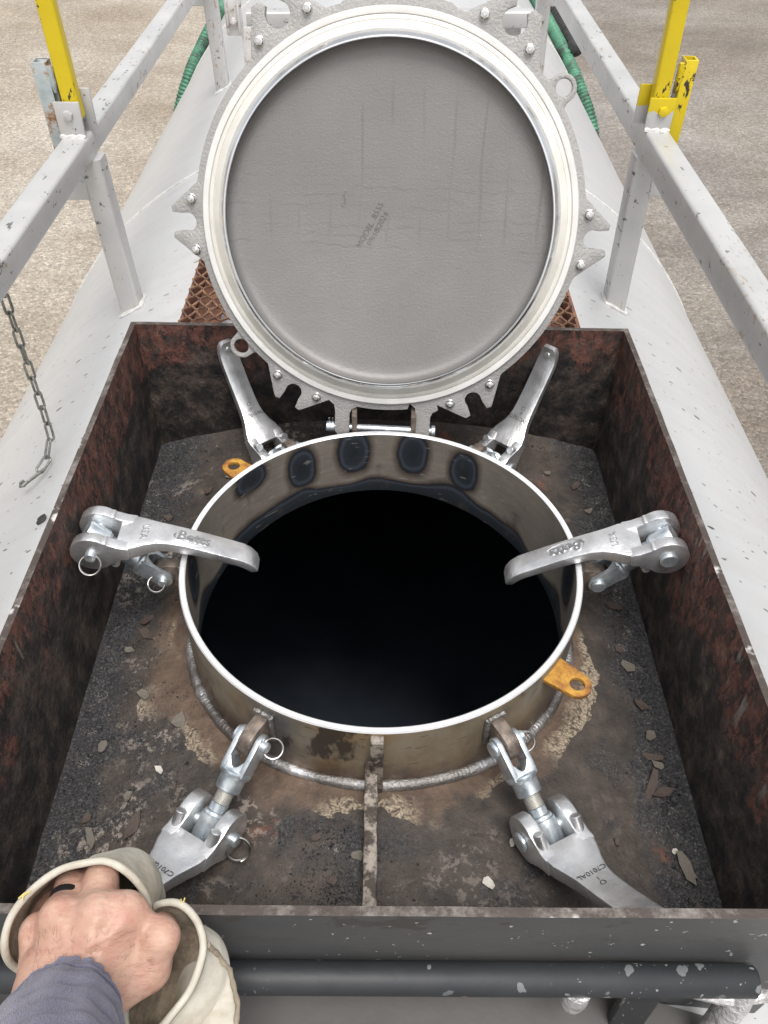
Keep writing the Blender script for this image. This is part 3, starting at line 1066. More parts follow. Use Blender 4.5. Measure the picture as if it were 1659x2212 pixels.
for i in range(NA):
    a = 2 * PI * i / NA
    zb_ = tank_z(RO * math.cos(a)) - 0.004
    for k in range(13):
        vs.append((RO * math.cos(a), RO * math.sin(a), -0.002 + (zb_ + 0.002) * k / 12))
for i in range(NA):
    i2 = (i + 1) % NA
    for k in range(12):
        fs.append((i * 13 + k, i2 * 13 + k, i2 * 13 + k + 1, i * 13 + k + 1))
m.add(vs, fs)
m.build('outer_wall', 'collar_outside', col, angle=60)
m = MB()
m.lathe([(RI, -0.0016), (RI + 0.0016, -0.0002), (RO - 0.0015, 0), (RO, -0.002)], 360)
m.build('rim', 'machined', col, angle=20)
# weld bead at the foot, rippled
m = MB()
N = 1900
path, rad = [], []
for i in range(N):
    a = 2 * PI * i / N
    r_ = RO + 0.0035
    x, y = r_ * math.cos(a), r_ * math.sin(a)
    path.append((x, y, tank_z(x) + 0.0035))
    wph = (wph if i else 0.0) + 1.15 + 0.7 * nz(i * 0.31, 0, 5)
    rad.append(0.0074 + 0.00035 * math.sin(wph) * (0.5 + nz(x * 14, y * 14, 3)) + 0.0020 * nz(x * 22, y * 22, 0) + 0.0009 * nz(x * 90, y * 90, 1))
m.tube(path, rad, 8, closed=True)
m.build('weld_bead', 'weld_bead', col, angle=80)
# six lugs
def lug_mesh():
    m = MB()
    o_ = [(0.257, -0.062), (0.285, -0.056), *[(0.287 + 0.018 * math.cos(a), -0.036 + 0.0185 * math.sin(a)) for a in [R(-70 + 10 * i) for i in range(15)]], (0.283, -0.0175), (0.257, -0.0175)]
    M_ = frame((0, 0, 0), (1, 0, 0), (0, 0, 1), (0, -1, 0))
    m.prism(o_, -0.008, 0.008, M_)
    return m
lug0 = None
LATCH_PHI = (-120, -60.5, 180, 0, 119.5, 59)
for ph in LATCH_PHI:
    if lug0 is None:
        lug0 = lug_mesh().build('lug', 'lug_steel', col, bevel=0.0012)
        o = lug0
        w = MB()
        for s_ in (-1, 1):
            pts = [(0.2625, s_ * 0.0095, -0.016 - 0.048 * i / 10) for i in range(11)]
            w.tube(pts, [0.0035 + 0.001 * math.sin(i * 2.4) for i in range(11)], 7)
        w.tube([(0.2625, -0.010 + 0.02 * i / 6, -0.0155) for i in range(7)], [0.0035 + 0.001 * math.sin(i * 2.4) for i in range(7)], 7)
        w0 = w.build('lug_weld', 'weld_bead', lug0)
    else:
        o = link_copy(lug0, 'lug', col)
        link_copy(w0, 'lug_weld', o)
    o.rotation_euler = (0, 0, R(ph))
# two padlock ears
def ear_outline(root, c, r_, half):
    a0 = math.atan2(half, root - c) * 0 + R(100)
    return [(root, -half), *[(c + r_ * math.cos(a), r_ * math.sin(a)) for a in [R(-80 + 8 * i) for i in range(21)]], (root, half)]
ear0 = None
for ph in (-38.8, 138.6):
    if ear0 is None:
        m = MB()
        m.prism(ear_outline(0.256, 0.2925, 0.0172, 0.0200), -0.023, -0.0165, None, [circ(0.2928, 0, 0.0088, 20)])
        ear0 = m.build('padlock_ear', 'rusty_lug', col, bevel=0.0008)
        o = ear0
    else:
        o = link_copy(ear0, 'padlock_ear', col)
    o.rotation_euler = (0, 0, R(ph))
    tag(o, 'orange rusted ear plate with a round hole')
# hinge lugs
for x in (-0.0425, 0.0475):
    m = MB()
    m.box((x, 0.273, -0.012), (0.0075, 0.026, 0.076))
    m.build('hinge_lug', 'lug_steel', col, bevel=0.001)

# ================================================================== LID
LEAN, LYAW = R(20.4), R(-3.3)
ezl = Vector((0, math.sin(LEAN), math.cos(LEAN)))
exl = Vector((math.cos(LYAW), math.sin(LYAW), 0))
ezl = (ezl - exl * ezl.dot(exl)).normalized()
nl = exl.cross(ezl)                      # faces the hatch and the viewer
LC = Vector((0.0052, 0.369, 0.2804))
lidM = frame(LC, exl, -nl, ezl)          # local x right, y away, z up in the lid
lid = thing('hatch_cover', 'round grey cast cover swung open behind the hatch, pale gasket and stamped date', 'hatch lid', M=lidM)
LF = frame((0, 0, 0), (1, 0, 0), (0, 0, 1), (0, -1, 0))   # flange drawing plane -> lid local, depth towards viewer
def polar(a, r_):
    return (r_ * math.cos(R(a)), r_ * math.sin(R(a)))
NOTCH = [-178, -118.7, -61.3, -2.4, 58.6, 121.6]
def lug_pts(ang):
    if ang > 20:
        loc_ = [(0.2655, -0.056), (0.3055, -0.029), (0.3115, -0.0255), (0.3120, -0.0135), (0.3040, -0.0085)]
        loc_ += [(0.2885 + 0.0165 * math.cos(a), 0.0165 * math.sin(a)) for a in [R(-42 - 23 * i) for i in range(13)]]
        loc_ += [(0.3040, 0.0085), (0.3120, 0.0135), (0.3115, 0.0255), (0.3055, 0.029), (0.2655, 0.056)]
        c, s_ = math.cos(R(ang)), math.sin(R(ang))
        return [(u * c - v * s_, u * s_ + v * c) for u, v in loc_]
    loc_ = [(0.2655, -0.052), (0.3005, -0.0235), (0.3035, -0.0205), (0.3025, -0.0135), (0.289, -0.0118)]
    loc_ += [(0.2825 + 0.0125 * math.cos(a), 0.0125 * math.sin(a)) for a in [R(-100 - 16 * i) for i in range(11)]]
    loc_ += [(0.289, 0.0118), (0.3025, 0.0135), (0.3035, 0.0205), (0.3005, 0.0235), (0.2655, 0.052)]
    c, s_ = math.cos(R(ang)), math.sin(R(ang))
    return [(u * c - v * s_, u * s_ + v * c) for u, v in loc_]
feat = []
for a in NOTCH:
    feat.append((a % 360, 12.0 if a > 20 else 11.2, lug_pts(a)))
HA = [(-0.061, 0.011), (0.062, 0.011)]    # hinge arms x, half width
def arm_pts(x, hw):
    return [(x - hw - 0.010, -0.2575), (x - hw - 0.002, -0.264), (x - hw, -0.274), (x - hw, -0.306), (x - hw + 0.004, -0.312), (x + hw - 0.004, -0.312), (x + hw, -0.306), (x + hw, -0.278), (x + hw + 0.003, -0.271), (x + hw + 0.011, -0.2665)]
for x, hw in HA:
    feat.append((math.degrees(math.atan2(-0.262, x)) % 360, 4.6, arm_pts(x, hw)))
outline = []
a = 0.0
feat.sort()
deg = 9.5
done = set()
while deg < 368.0:
    hit = None
    for i, (fa, hwid, pts) in enumerate(feat):
        d = (deg - fa + 180) % 360 - 180
        if abs(d) <= hwid and i not in done and not (fa > 340 and deg < 30):
            hit = i
    if hit is not None:
        outline += feat[hit][2]
        done.add(hit)
        deg += (feat[hit][1] - ((deg - feat[hit][0] + 180) % 360 - 180)) + 0.6
        continue
    outline.append(polar(deg, 0.2692 + (0.004 if 75 < deg < 105 else 0.0)))
    deg += 2.0
if len(done) < len(feat):
    for i, ft in enumerate(feat):
        if i not in done:
            outline += ft[2]
# make sure the outline runs round once: sort is by construction
m = MB()
m.prism(outline, -0.013, 0.0, LF, [circ(0, 0, 0.247, 120)])
flange = m.build('flange', 'lid_casting', lid, bevel=0.0014, seg=2)
# thickened back of the casting, and the domed dish plate
m = MB()
m.lathe([(0.262, -0.011), (0.258, -0.022), (0.245, -0.028), (0.226, -0.034), (0.20, -0.044), (0.12, -0.060), (1e-4, -0.066)], 120, LF)
m.build('dome_back', 'lid_casting', lid, angle=50)
m = MB()
m.lathe([(0.2592, 0.0), (0.2594, 0.004), (0.2580, 0.0062), (0.2545, 0.0066), (0.2510, 0.0060), (0.2498, 0.0035)], 160, LF)
m.build('gasket', 'gasket_rubber', lid, angle=40)
m = MB()
m.lathe([(0.2505, 0.002), (0.2492, 0.0056), (0.2480, 0.0062), (0.2445, 0.0066), (0.2438, 0.0058), (0.2430, 0.0066), (0.2345, 0.0150), (0.2335, 0.0156)], 160, LF)
m.build('seal_ring', 'lid_ring', lid, angle=25)
m = MB()
m.lathe([(0.2338, 0.0150), (0.2325, 0.0175), (0.2255, 0.0285), (0.2240, 0.0300), (0.2222, 0.0302), (0.2212, 0.0290), (0.2207, 0.018)], 160, LF)
m.build('lip', 'bright_steel', lid, angle=30)
m = MB()
pr = [(0.2208, 0.027), (0.2202, 0.020), (0.2185, 0.0155), (0.2150, 0.0118), (0.2095, 0.0100), (0.200, 0.0090), (0.15, 0.0055), (0.08, 0.0025), (1e-4, 0.0015)]
m.lathe(pr, 160, LF)
m.build('dish', 'lid_dish', lid, angle=60)
# bolts with nuts round the rim
nut0 = stud0 = None
for (u, v) in [(-.2751, .0209), (-.2722, -.0468), (-.1589, -.2225), (-.1005, -.2541), (.1015, -.2548), (.1585, -.2219), (.2702, -.0461), (.2735, .0206), (.1718, .2155), (.1115, .2524), (-.113, .2527), (-.1754, .2146)]:
    Mn = LF @ Matrix.Translation((u, v, 0)) @ Matrix.Rotation(random.uniform(0, 1), 4, 'Z')
    if nut0 is None:
        m = MB()
        m.lathe([(0.0072, 0.0), (0.0072, 0.0014), (0.0062, 0.0018)], 20)
        m.prism(circ(0, 0, 0.0060, 6), 0.0015, 0.0060)
        nut0 = m.build('nut', 'nut_steel', lid, bevel=0.0005)
        s_ = MB()
        s_.cyl((0, 0, 0.004), (0, 0, 0.0088), 0.0030, 12, bev=0.0006)
        stud0 = s_.build('stud', 'nut_steel', nut0)
        nut0.matrix_local = Mn
    else:
        o = link_copy(nut0, 'nut', lid, Mn)
        link_copy(stud0, 'stud', o)
# padlock ears of the lid
for ang in (38.2, -139.4):
    m = MB()
    pts = [(0.255, -0.030), (0.266, -0.022), (0.274, -0.0185), *[(0.280 + 0.0180 * math.cos(a), 0.0180 * math.sin(a)) for a in [R(-75 + 7.5 * i) for i in range(21)]], (0.274, 0.0185), (0.266, 0.022), (0.255, 0.030)]
    m.prism(pts, -0.012, -0.004, LF @ Matrix.Rotation(R(ang), 4, 'Z'), [circ(0.2815, 0, 0.0108, 24)])
    m.build('padlock_ear', 'lid_casting', lid, bevel=0.0015)
# hinge pin
m = MB()
m.cyl((-0.083, 0.008, -0.302), (0.080, 0.008, -0.302), 0.0058, 16, bev=0.0008)
m.cyl((0.0755, 0.008, -0.302), (0.082, 0.008, -0.302), 0.0092, 16, bev=0.001)
m.cyl((-0.086, 0.008, -0.302), (-0.073, 0.008, -0.302), 0.0080, 16, bev=0.001)
m.build('hinge_pin', 'zinc', lid)
m = MB()
for dx in (-0.002, 0.003):
    m.tube([(-0.079 + dx, 0.008, -0.298), (-0.079 + dx, 0.004, -0.287)], 0.0013, 6)
m.build('split_pin', 'ring_wire', lid)
# stamped marks on the dish
def dishz(u, v):
    r_ = math.hypot(u, v)
    return float(np.interp(r_, [0, 0.08, 0.15, 0.2], [0.0015, 0.0025, 0.0055, 0.009])) + 0.0004
def stamp(body, size, u, v, ang, m='stamp_mark', **kw):
    Ms = LF @ Matrix.Translation((u, v, dishz(u, v))) @ Matrix.Rotation(R(ang), 4, 'Z')
    return letter(body, size, lid, Ms, m, **kw)
stamp('MODEL', 0.0115, -0.0322, -0.0170, 62, offset=-0.00030, extrude=0.0003)
stamp('8555', 0.0115, -0.0155, 0.0155, 62, offset=-0.00030, extrude=0.0003)
stamp('09/18/2024', 0.0110, -0.0150, -0.0085, 62, offset=-0.00030, extrude=0.0003)
stamp('Minsan', 0.0075, -0.0625, 0.0290, 86, m='lid_casting', offset=-0.00008, extrude=0.0007, shear=0.2)

# ================================================================== CAM LATCHES
def lever_mesh():
    m = MB()
    # body: (x, z centre, thickness, half width)
    S = [(0.030, 0.0035, 0.020, 0.0310), (0.042, 0.0055, 0.0195, 0.0305), (0.052, 0.0080, 0.0190, 0.0285), (0.064, 0.0105, 0.0180, 0.0235), (0.078, 0.0122, 0.0170, 0.0192),
         (0.092, 0.0120, 0.0160, 0.0175), (0.110, 0.0098, 0.0150, 0.0168), (0.130, 0.0062, 0.0140, 0.0165), (0.150, 0.0020, 0.0130, 0.0165), (0.168, -0.0020, 0.0125, 0.0165),
         (0.182, -0.0055, 0.0125, 0.0162), (0.191, -0.0100, 0.0125, 0.0155), (0.198, -0.0165, 0.0120, 0.0140), (0.2015, -0.0230, 0.0100, 0.0115), (0.2025, -0.0265, 0.0060, 0.0085)]
    secs = []
    for i, (x, z, tk, w) in enumerate(S):
        x0, z0 = S[max(i - 1, 0)][:2]
        x1, z1 = S[min(i + 1, len(S) - 1)][:2]
        L = math.hypot(x1 - x0, z1 - z0)
        nx, nz_ = -(z1 - z0) / L, (x1 - x0) / L
        e = tk * 0.17
        sec = []
        for (yy, hh) in ((-w + e, tk / 2), (w - e, tk / 2), (w - e * 0.3, tk / 2 - e * 0.3), (w, tk / 2 - e), (w, -tk / 2 + e), (w - e * 0.3, -tk / 2 + e * 0.3), (w - e, -tk / 2), (-w + e, -tk / 2),
                         (-w + e * 0.3, -tk / 2 + e * 0.3), (-w, -tk / 2 + e), (-w, tk / 2 - e), (-w + e * 0.3, tk / 2 - e * 0.3)):
            sec.append((x + nx * hh, yy, z + nz_ * hh))
        secs.append(sec)
    m.loft(secs)
    body = m
    # cheeks: cam discs either side of the slot
    o_ = [(0.046, -0.0035), (0.036, -0.0062)]
    o_ += [(0.0268 * math.cos(a), 0.0268 * math.sin(a) - 0.001) for a in [R(-38 - 11.5 * i) for i in range(24)]]
    o_ += [(0.018, 0.0218), (0.0195, 0.0195), (0.034, 0.0160), (0.046, 0.0155)]
    for s_ in (-1, 1):
        M_ = frame((0, s_ * 0.0235, 0), (1, 0, 0), (0, 0, 1), (0, -1, 0))
        q = MB()
        q.prism(o_, -0.0077, 0.0077, M_)
        b = bmesh.new()
        vv = [b.verts.new(p) for p in q.v]
        for f in q.f:
            b.faces.new([vv[i] for i in f])
        bmesh.ops.recalc_face_normals(b, faces=b.faces)
        bmesh.ops.bevel(b, geom=[e for e in b.edges if e.calc_face_angle(0) > R(40)], offset=0.0018, segments=2, profile=0.5, affect='EDGES')
        b.verts.index_update()
        body.add([tuple(v.co) for v in b.verts], [[v.index for v in f.verts] for f in b.faces])
        b.free()
        body.cyl((0.030, s_ * 0.0235, -0.004), (0.026, s_ * 0.0235, -0.0215), 0.0062, 16, bev=0.0008)
    body.cyl((0.1935, 0, -0.012), (0.1895, 0, -0.0205), 0.0042, 14, bev=0.0006)
    return body
def yoke_mesh():
    m = MB()
    o_ = [(0.0355, -0.0135), (0.012, -0.0125), *[(0.0125 * math.cos(a) - 0.000, 0.0125 * math.sin(a)) for a in [R(-90 - 15 * i) for i in range(13)]], (0.012, 0.0125), (0.0355, 0.0135)]
    for s_ in (-1, 1):
        m.prism(o_, -0.0031, 0.0031, frame((0, s_ * 0.0123, 0), (1, 0, 0), (0, 0, 1), (0, -1, 0)))
    # rounded crotch
    c_ = [(0.040, -0.0152), (0.0315, -0.0152), *[(0.0315 - 0.0092 * (1 - math.cos(a)) * 0 + 0.004 * (1 - math.cos(a)), -0.0091 + 0.0182 * k / 10) for k, a in [(k, PI * k / 10) for k in range(11)]], (0.0315, 0.0152), (0.040, 0.0152)]
    c_ = [(0.040, -0.0152), (0.022, -0.0152), (0.022, -0.0092)] + [(0.022 + 0.0105 * math.sin(PI * k / 12), -0.0092 + 0.0184 * k / 12) for k in range(13)][1:-1] + [(0.022, 0.0092), (0.022, 0.0152), (0.040, 0.0152)]
    m.prism(c_, -0.0125, 0.0125, frame((0, 0, 0), (1, 0, 0), (0, 1, 0), (0, 0, 1)))
    X = frame((0, 0, 0), (0, 1, 0), (0, 0, 1), (1, 0, 0))
    m.lathe([(1e-5, 0.036), (0.0168, 0.036), (0.0180, 0.0375), (0.0180, 0.0405), (0.0165, 0.042), (0.0148, 0.0435), (0.0146, 0.0580), (0.0134, 0.0595), (1e-5, 0.0595)], 28, X)
    return m
def rod_meshes():
    X = frame((0, 0, 0), (0, 1, 0), (0, 0, 1), (1, 0, 0))
    a = MB()
    pr = [(1e-5, 0.057)]
    x = 0.058
    while x < 0.0745:
        pr += [(0.0086, x), (0.0100, x + 0.00075)]
        x += 0.0015
    pr += [(0.0086, x), (1e-5, x)]
    a.lathe(pr, 22, X)
    b = MB()
    b.lathe([(1e-5, 0.0745), (0.0102, 0.0745), (0.0102, 0.083), (0.0128, 0.0845), (0.0132, 0.0860), (0.0132, 0.0875), (0.0150, 0.0885), (0.0150, 0.1150), (0.0138, 0.1168), (1e-5, 0.1170)], 28, X)
    return a, b
def pin_mesh(half, rad, head):
    m = MB()
    m.cyl((0, -half - 0.002, 0), (0, half + 0.007, 0), rad, 18, bev=0.0012)
    m.cyl((0, -half - 0.005, 0), (0, -half, 0), head, 20, bev=0.0014)
    return m
def ring_mesh(rad):
    m = MB()
    pts = []
    for i in range(49):
        a = 4 * PI * i / 48
        pts.append((rad * math.cos(a), 0.0018 * (i / 48 - 0.5) * 2, rad * math.sin(a)))
    m.tube(pts, 0.0013, 7)
    return m
pro = {}
def part(key, builder, name, material, parent, M_, **kw):
    if key not in pro:
        pro[key] = builder().build(name, material, parent, **kw)
        pro[key].matrix_local = M_
        return pro[key]
    return link_copy(pro[key], name, parent, M_)
P0 = (0.287, -0.036)
LATCH = [  # phi, rod slope, lever swing, lever angle, number, label
    (-120, -32, 0, 30, '3', 'cam lever latch behind the leather glove, lying on the tray floor'),
    (-60.5, -31, -3, 32, '1', 'cam lever latch lying on the tray floor, handle tip behind the front wall'),
    (180, 41, 0, 188.0, None, 'cam lever latch flipped inward over the rim by the chain side wall'),
    (0, 44, 0, 195.0, None, 'cam lever latch flipped inward over the rim near the scratched side wall'),
    (119.5, -43, 8, 46, '4', 'upright cam lever latch standing beside the lid ear and rusty ear'),
    (59, -41, -9, 44, '9', 'upright cam lever latch leaning on the back wall, no rusty ear beside it')]
letters0 = {}
for phi, be, psi, th, num, lab in LATCH:
    P1 = (P0[0] + 0.1 * math.cos(R(be)), P0[1] + 0.1 * math.sin(R(be)))
    a = R(phi)
    u = Vector((math.cos(a), math.sin(a), 0))
    tn = Vector((-math.sin(a), math.cos(a), 0))
    zz = Vector((0, 0, 1))
    base = u * P0[0] + zz * P0[1]
    L = thing('cam_latch', lab, 'latch', base, 'cam latches around the hatch collar')
    d1 = (u * (P1[0] - P0[0]) + zz * (P1[1] - P0[1])).normalized()
    n1 = d1.cross(tn)
    Fy = frame((0, 0, 0), d1, tn, n1)
    part('yoke', yoke_mesh, 'yoke', 'zinc', L, Fy, bevel=0.0009, bev_angle=40)
    if 'rods' not in pro:
        pro['rods'] = rod_meshes()
    part('thread', lambda: pro['rods'][0], 'threaded_rod', 'thread_steel', L, Fy)
    part('eye', lambda: pro['rods'][1], 'rod_end', 'zinc', L, Fy)
    part('pin1', lambda: pin_mesh(0.0155, 0.0066, 0.0098), 'pin', 'zinc', L, Fy)
    def ring_at(end, nrm, hang, rad):
        nrm = Vector(nrm).normalized()
        hg = Vector(hang)
        hg = (hg - nrm * hg.dot(nrm)).normalized()
        return Matrix.Translation(end + hg * (rad - 0.003)) @ frame((0, 0, 0), hg, nrm, hg.cross(nrm))
    hang = {-120: (1, 0.1, -0.3), -60.5: (0.6, -0.4, -0.7), 180: (-1, -0.1, -0.2)}.get(phi, (0.3, 0.3, -1))
    part('ring1', lambda: ring_mesh(0.0110), 'split_ring', 'ring_wire', L, ring_at(tn * 0.0195, (0.1, -0.62, 0.78), hang, 0.0110))
    piv = u * (P1[0] - P0[0]) + zz * (P1[1] - P0[1])
    u2 = Vector((math.cos(R(phi + psi)), math.sin(R(phi + psi)), 0))
    xl = u2 * math.cos(R(th)) + zz * math.sin(R(th))
    zl = u2 * math.sin(R(th)) - zz * math.cos(R(th))
    yl = zl.cross(xl)
    Fl = frame(piv, xl, yl, zl)
    lev = part('lever', lever_mesh, 'lever', 'cast_aluminium', L, Fl, angle=26)
    s_ = 1 if yl.dot(tn) > 0 else -1
    part('pin2', lambda: pin_mesh(0.0315, 0.0074, 0.0112), 'pin', 'zinc', L, frame(piv, xl, yl * s_, xl.cross(yl * s_)))
    if num is None or phi == -120:
        hang2 = {-120: (0.25, -0.6, -0.8), 180: (-0.1, -0.3, -1)}.get(phi, (0, 0, -1))
        part('ring2', lambda: ring_mesh(0.0128), 'split_ring', 'ring_wire', L, ring_at(piv + tn * 0.0355, (0.15, -0.72, 0.68), hang2, 0.0128))
    # cast lettering
    if num is None:
        def zt(x):
            return float(np.interp(x, [0.042, 0.064, 0.078, 0.092, 0.110, 0.130, 0.150], [0.0153, 0.0195, 0.0207, 0.0200, 0.0173, 0.0132, 0.0085]))
        x0, x1 = 0.105, 0.140
        ang = math.atan2(zt(x1) - zt(x0), x1 - x0)
        Mb = Matrix.Translation((0.121, 0.0, zt(0.121) + 0.0006)) @ Matrix.Rotation(-ang, 4, 'Y')
        letter('Betts', 0.0205, lev, Mb, 'cast_letter', extrude=0.0011, offset=0.0004, shear=0.15)
        k = MB()
        pts = [(-0.022 + 0.004 * 0, 0.004, 0), (-0.0245, -0.002, 0), (-0.021, -0.008, 0), (-0.010, -0.0108, 0), (0.004, -0.0112, 0), (0.016, -0.0095, 0), (0.025, -0.0055, 0)]
        k.tube(pts, [0.0005, 0.0009, 0.0010, 0.0010, 0.0010, 0.0008, 0.0004], 6)
        k.build('swoosh', 'cast_letter', lev, M=Mb)
        ang2 = math.atan2(zt(0.070) - zt(0.05), 0.02)
        Mu = Matrix.Translation((0.060, 0, zt(0.060) + 0.0004)) @ Matrix.Rotation(-ang2, 4, 'Y') @ Matrix.Rotation(-PI / 2, 4, 'Z')
        letter('USA', 0.0135, lev, Mu, 'cast_letter', extrude=0.0007, offset=-0.0001, spacing=1.05)
    else:
        def zb2(x):
            return float(np.interp(x, [0.042, 0.052, 0.064, 0.078, 0.092, 0.110, 0.130], [-0.0043, -0.0015, 0.0015, 0.0037, 0.0040, 0.0023, -0.0008]))
        for txt, x, sz in (('C7010AL', 0.0800, 0.0088), (num, 0.0905, 0.0070), ('o', 0.1000, 0.0150)):
            ang = math.atan2(zb2(x + 0.01) - zb2(x - 0.01), 0.02)
            ex_ = Vector((math.cos(ang), 0, math.sin(ang)))
            Mt = frame((x, 0, zb2(x) - 0.0004), (0, 1, 0), ex_, Vector((0, 1, 0)).cross(ex_))
            letter(txt, sz, lev, Mt, 'letter_dark', extrude=0.0004, offset=-0.0003 if txt == 'o' else -0.00012)

# ================================================================== GUARDRAILS
def sq_tube(m, p0, p1, wx, wz, upv=(0, 0, 1)):
    p0, p1 = Vector(p0), Vector(p1)
    d = (p1 - p0).normalized()
    upv = Vector(upv)
    s_ = d.cross(upv).normalized()
    n_ = s_.cross(d)
    r_ = min(wx, wz) * 0.14
    prof = []
    for (sx, sz, a0) in ((1, 1, 0), (-1, 1, 90), (-1, -1, 180), (1, -1, 270)):
        for k in range(4):
            a = R(a0 + 30 * k)
            prof.append((sx * (wx / 2 - r_) + r_ * math.cos(a), sz * (wz / 2 - r_) + r_ * math.sin(a)))
    m.loft([[p + s_ * x + n_ * z for x, z in prof] for p in (p0, p1)])
def guardrail(sgn, x0, x1, z0, z1, ypost, yfar, posts, label, plates, boltxz, platemat):
    g_ = thing('guardrail', label, 'guardrail', (posts[0][0], ypost, posts[0][1]), 'pair of guardrails along the tank')
    O = Vector(g_.location)
    m = MB()
    xc, zc = (x0 + x1) / 2, (z0 + z1) / 2
    sq_tube(m, Vector((xc, -1.6, zc)) - O, Vector((xc, ypost + 0.012, zc)) - O, x1 - x0, z1 - z0)
    m.build('rail', 'silver_paint', g_, angle=60)
    m = MB()
    sq_tube(m, Vector((xc + sgn * 0.003, ypost + 0.0125, zc - 0.002)) - O, Vector((xc + sgn * 0.003, 3.6, zc - 0.002)) - O, (x1 - x0) * 0.97, (z1 - z0) * 0.97)
    m.build('rail', 'silver_paint', g_, angle=60)
    for (bx, bz, tx, tz, y) in posts_full(posts, ypost, yfar, z0, sgn):
        m = MB()
        sq_tube(m, Vector((bx, y, bz - 0.02)) - O, Vector((tx, y, tz)) - O, 0.050, 0.050, (0, 1, 0))
        m.build('post', 'silver_paint', g_, angle=60)
        w = MB()
        pts = []
        for (dx, dy) in [(-1, -1), (-0.3, -1), (0.4, -1), (1, -1), (1, -0.3), (1, 0.4), (1, 1), (0, 1), (-1, 1), (-1, 0)]:
            xx, yy = bx + dx * 0.0265, y + dy * 0.0265
            pts.append(Vector((xx, yy, tank_z(xx) + 0.002)) - O)
        w.tube(pts, [0.0055 + 0.002 * math.sin(i * 2.1) for i in range(10)], 7, closed=True)
        w.build('weld', 'weld_white', g_)
        # short stub welded to the outer side of the post
        st = MB()
        zs = tz - 0.066
        fx = (zs - bz) / (tz - bz)
        px_ = bx + (tx - bx) * fx
        sq_tube(st, Vector((px_ + sgn * 0.020, y - 0.008, zs)) - O, Vector((px_ + sgn * 0.085, y - 0.008, zs)) - O, 0.036, 0.040)
        st.build('stub', 'silver_paint', g_, angle=60)
    # two plates on top that hold the folding bar
    (pxa, pxb, pza, pzb) = plates
    for k, (dy, top) in enumerate(((-0.024, 0.0), (0.024, 0.012))):
        m = MB()
        m.box(Vector(((pxa + pxb) / 2 - (0 if k == 0 else sgn * 0.012), ypost + dy, (pza + pzb + top) / 2)) - O, (pxb - pxa, 0.006, pzb + top - pza))
        pl = m.build('hinge_plate', platemat, g_, bevel=0.001)
    w = MB()
    w.tube([Vector((pxa + (pxb - pxa) * i / 8, ypost - 0.028, z1 + 0.001)) - O for i in range(9)], [0.0045 + 0.0018 * math.sin(i * 2.2) for i in range(9)], 7)
    w.build('weld', 'weld_white', g_)
    m = MB()
    by = ypost - 0.027
    m.prism(circ(0, 0, 0.0105, 6), 0, 0.007, Matrix.Translation(Vector((boltxz[0], by, boltxz[1])) - O) @ Matrix.Rotation(PI / 2, 4, 'X') @ Matrix.Rotation(0.3, 4, 'Z'))
    m.build('bolt', 'yellow_paint' if platemat != 'silver_paint' else 'silver_paint', g_, bevel=0.001)
    return g_
def posts_full(posts, ypost, yfar, z0, sgn):
    (bx, bz, tx) = posts[0]
    (fx, fz, ftx) = posts[1]
    return [(bx, bz, tx, z0 + 0.004, ypost), (fx, fz, ftx, z0 + 0.004, yfar)]
guardrail(-1, -0.6715, -0.6180, 0.090, 0.143, 1.067, 2.712, [(-0.610, -0.266, -0.628), (-0.622, -0.270, -0.636)],
          'guardrail on the side where the chain hangs, silver square tube on welded posts', (-0.6725, -0.6205, 0.141, 0.2115), (-0.647, 0.187), 'silver_paint')
guardrail(1, 0.5440, 0.5955, 0.108, 0.168, 1.085, 2.712, [(0.570, -0.249, 0.562), (0.585, -0.253, 0.573)],
          'guardrail with yellow daubed hinge plate, no chain on it', (0.5405, 0.5935, 0.166, 0.231), (0.571, 0.206), 'yellow_on_silver')

def fold_bar(sgn, p0, p1, w, chan, label, chmat, ypost):
    y = ypost
    base = Vector((p0[0], y, p0[1]))
    t_ = thing('folding_bar', label, 'safety bar', base, 'yellow folding bars on the guardrails')
    m = MB()
    d = Vector((p1[0] - p0[0], 0, p1[1] - p0[1]))
    sq_tube(m, d * -0.22, d * 5.0, w, 0.030, (0, 1, 0))
    m.build('bar', 'yellow_paint', t_, angle=60)
    # short open tube welded to the outer side
    (ax, az, bx, bz, cw) = chan
    A = Vector((ax, y, az)) - base
    B = Vector((bx, y, bz)) - base
    dd = (B - A).normalized()
    s_ = dd.cross(Vector((0, 1, 0))).normalized()
    m = MB()
    for (ox, oy, tx_, ty_) in ((0, -0.015, cw, 0.003), (0, 0.015, cw, 0.003), (-cw / 2 + 0.0015, 0, 0.003, 0.027), (cw / 2 - 0.0015, 0, 0.003, 0.027)):
        q = [(ox + tx_ / 2 * i, oy + ty_ / 2 * j) for i, j in ((1, 1), (-1, 1), (-1, -1), (1, -1))]
        m.loft([[p + s_ * x_ + Vector((0, y_, 0)) for x_, y_ in q] for p in (A, B)])
    m.build('side_tube', chmat, t_, bevel=0.0006)
    w_ = MB()
    xin = (A + B) / 2 + s_ * 0
    side = Vector((-sgn * (cw / 2 + 0.004), 0, 0))
    w_.tube([B - dd * 0.006 + side + Vector((0, -0.012, 0)) - dd * (0.010 * i) for i in range(6)], [0.006, 0.0075, 0.0055, 0.007, 0.005, 0.003], 8)
    w_.build('weld', 'yellow_paint' if chmat == 'yellow_paint' else 'worn_channel', t_)
    # flat strip between bar and tube
    m = MB()
    m.loft([[p + side * 0.8 + Vector((k * 0.006, j, 0)) for k, j in ((1, 0.004), (-1, 0.004), (-1, -0.004), (1, -0.004))] for p in (A, B - dd * 0.012)])
    m.build('strip', 'worn_channel', t_)
    return t_
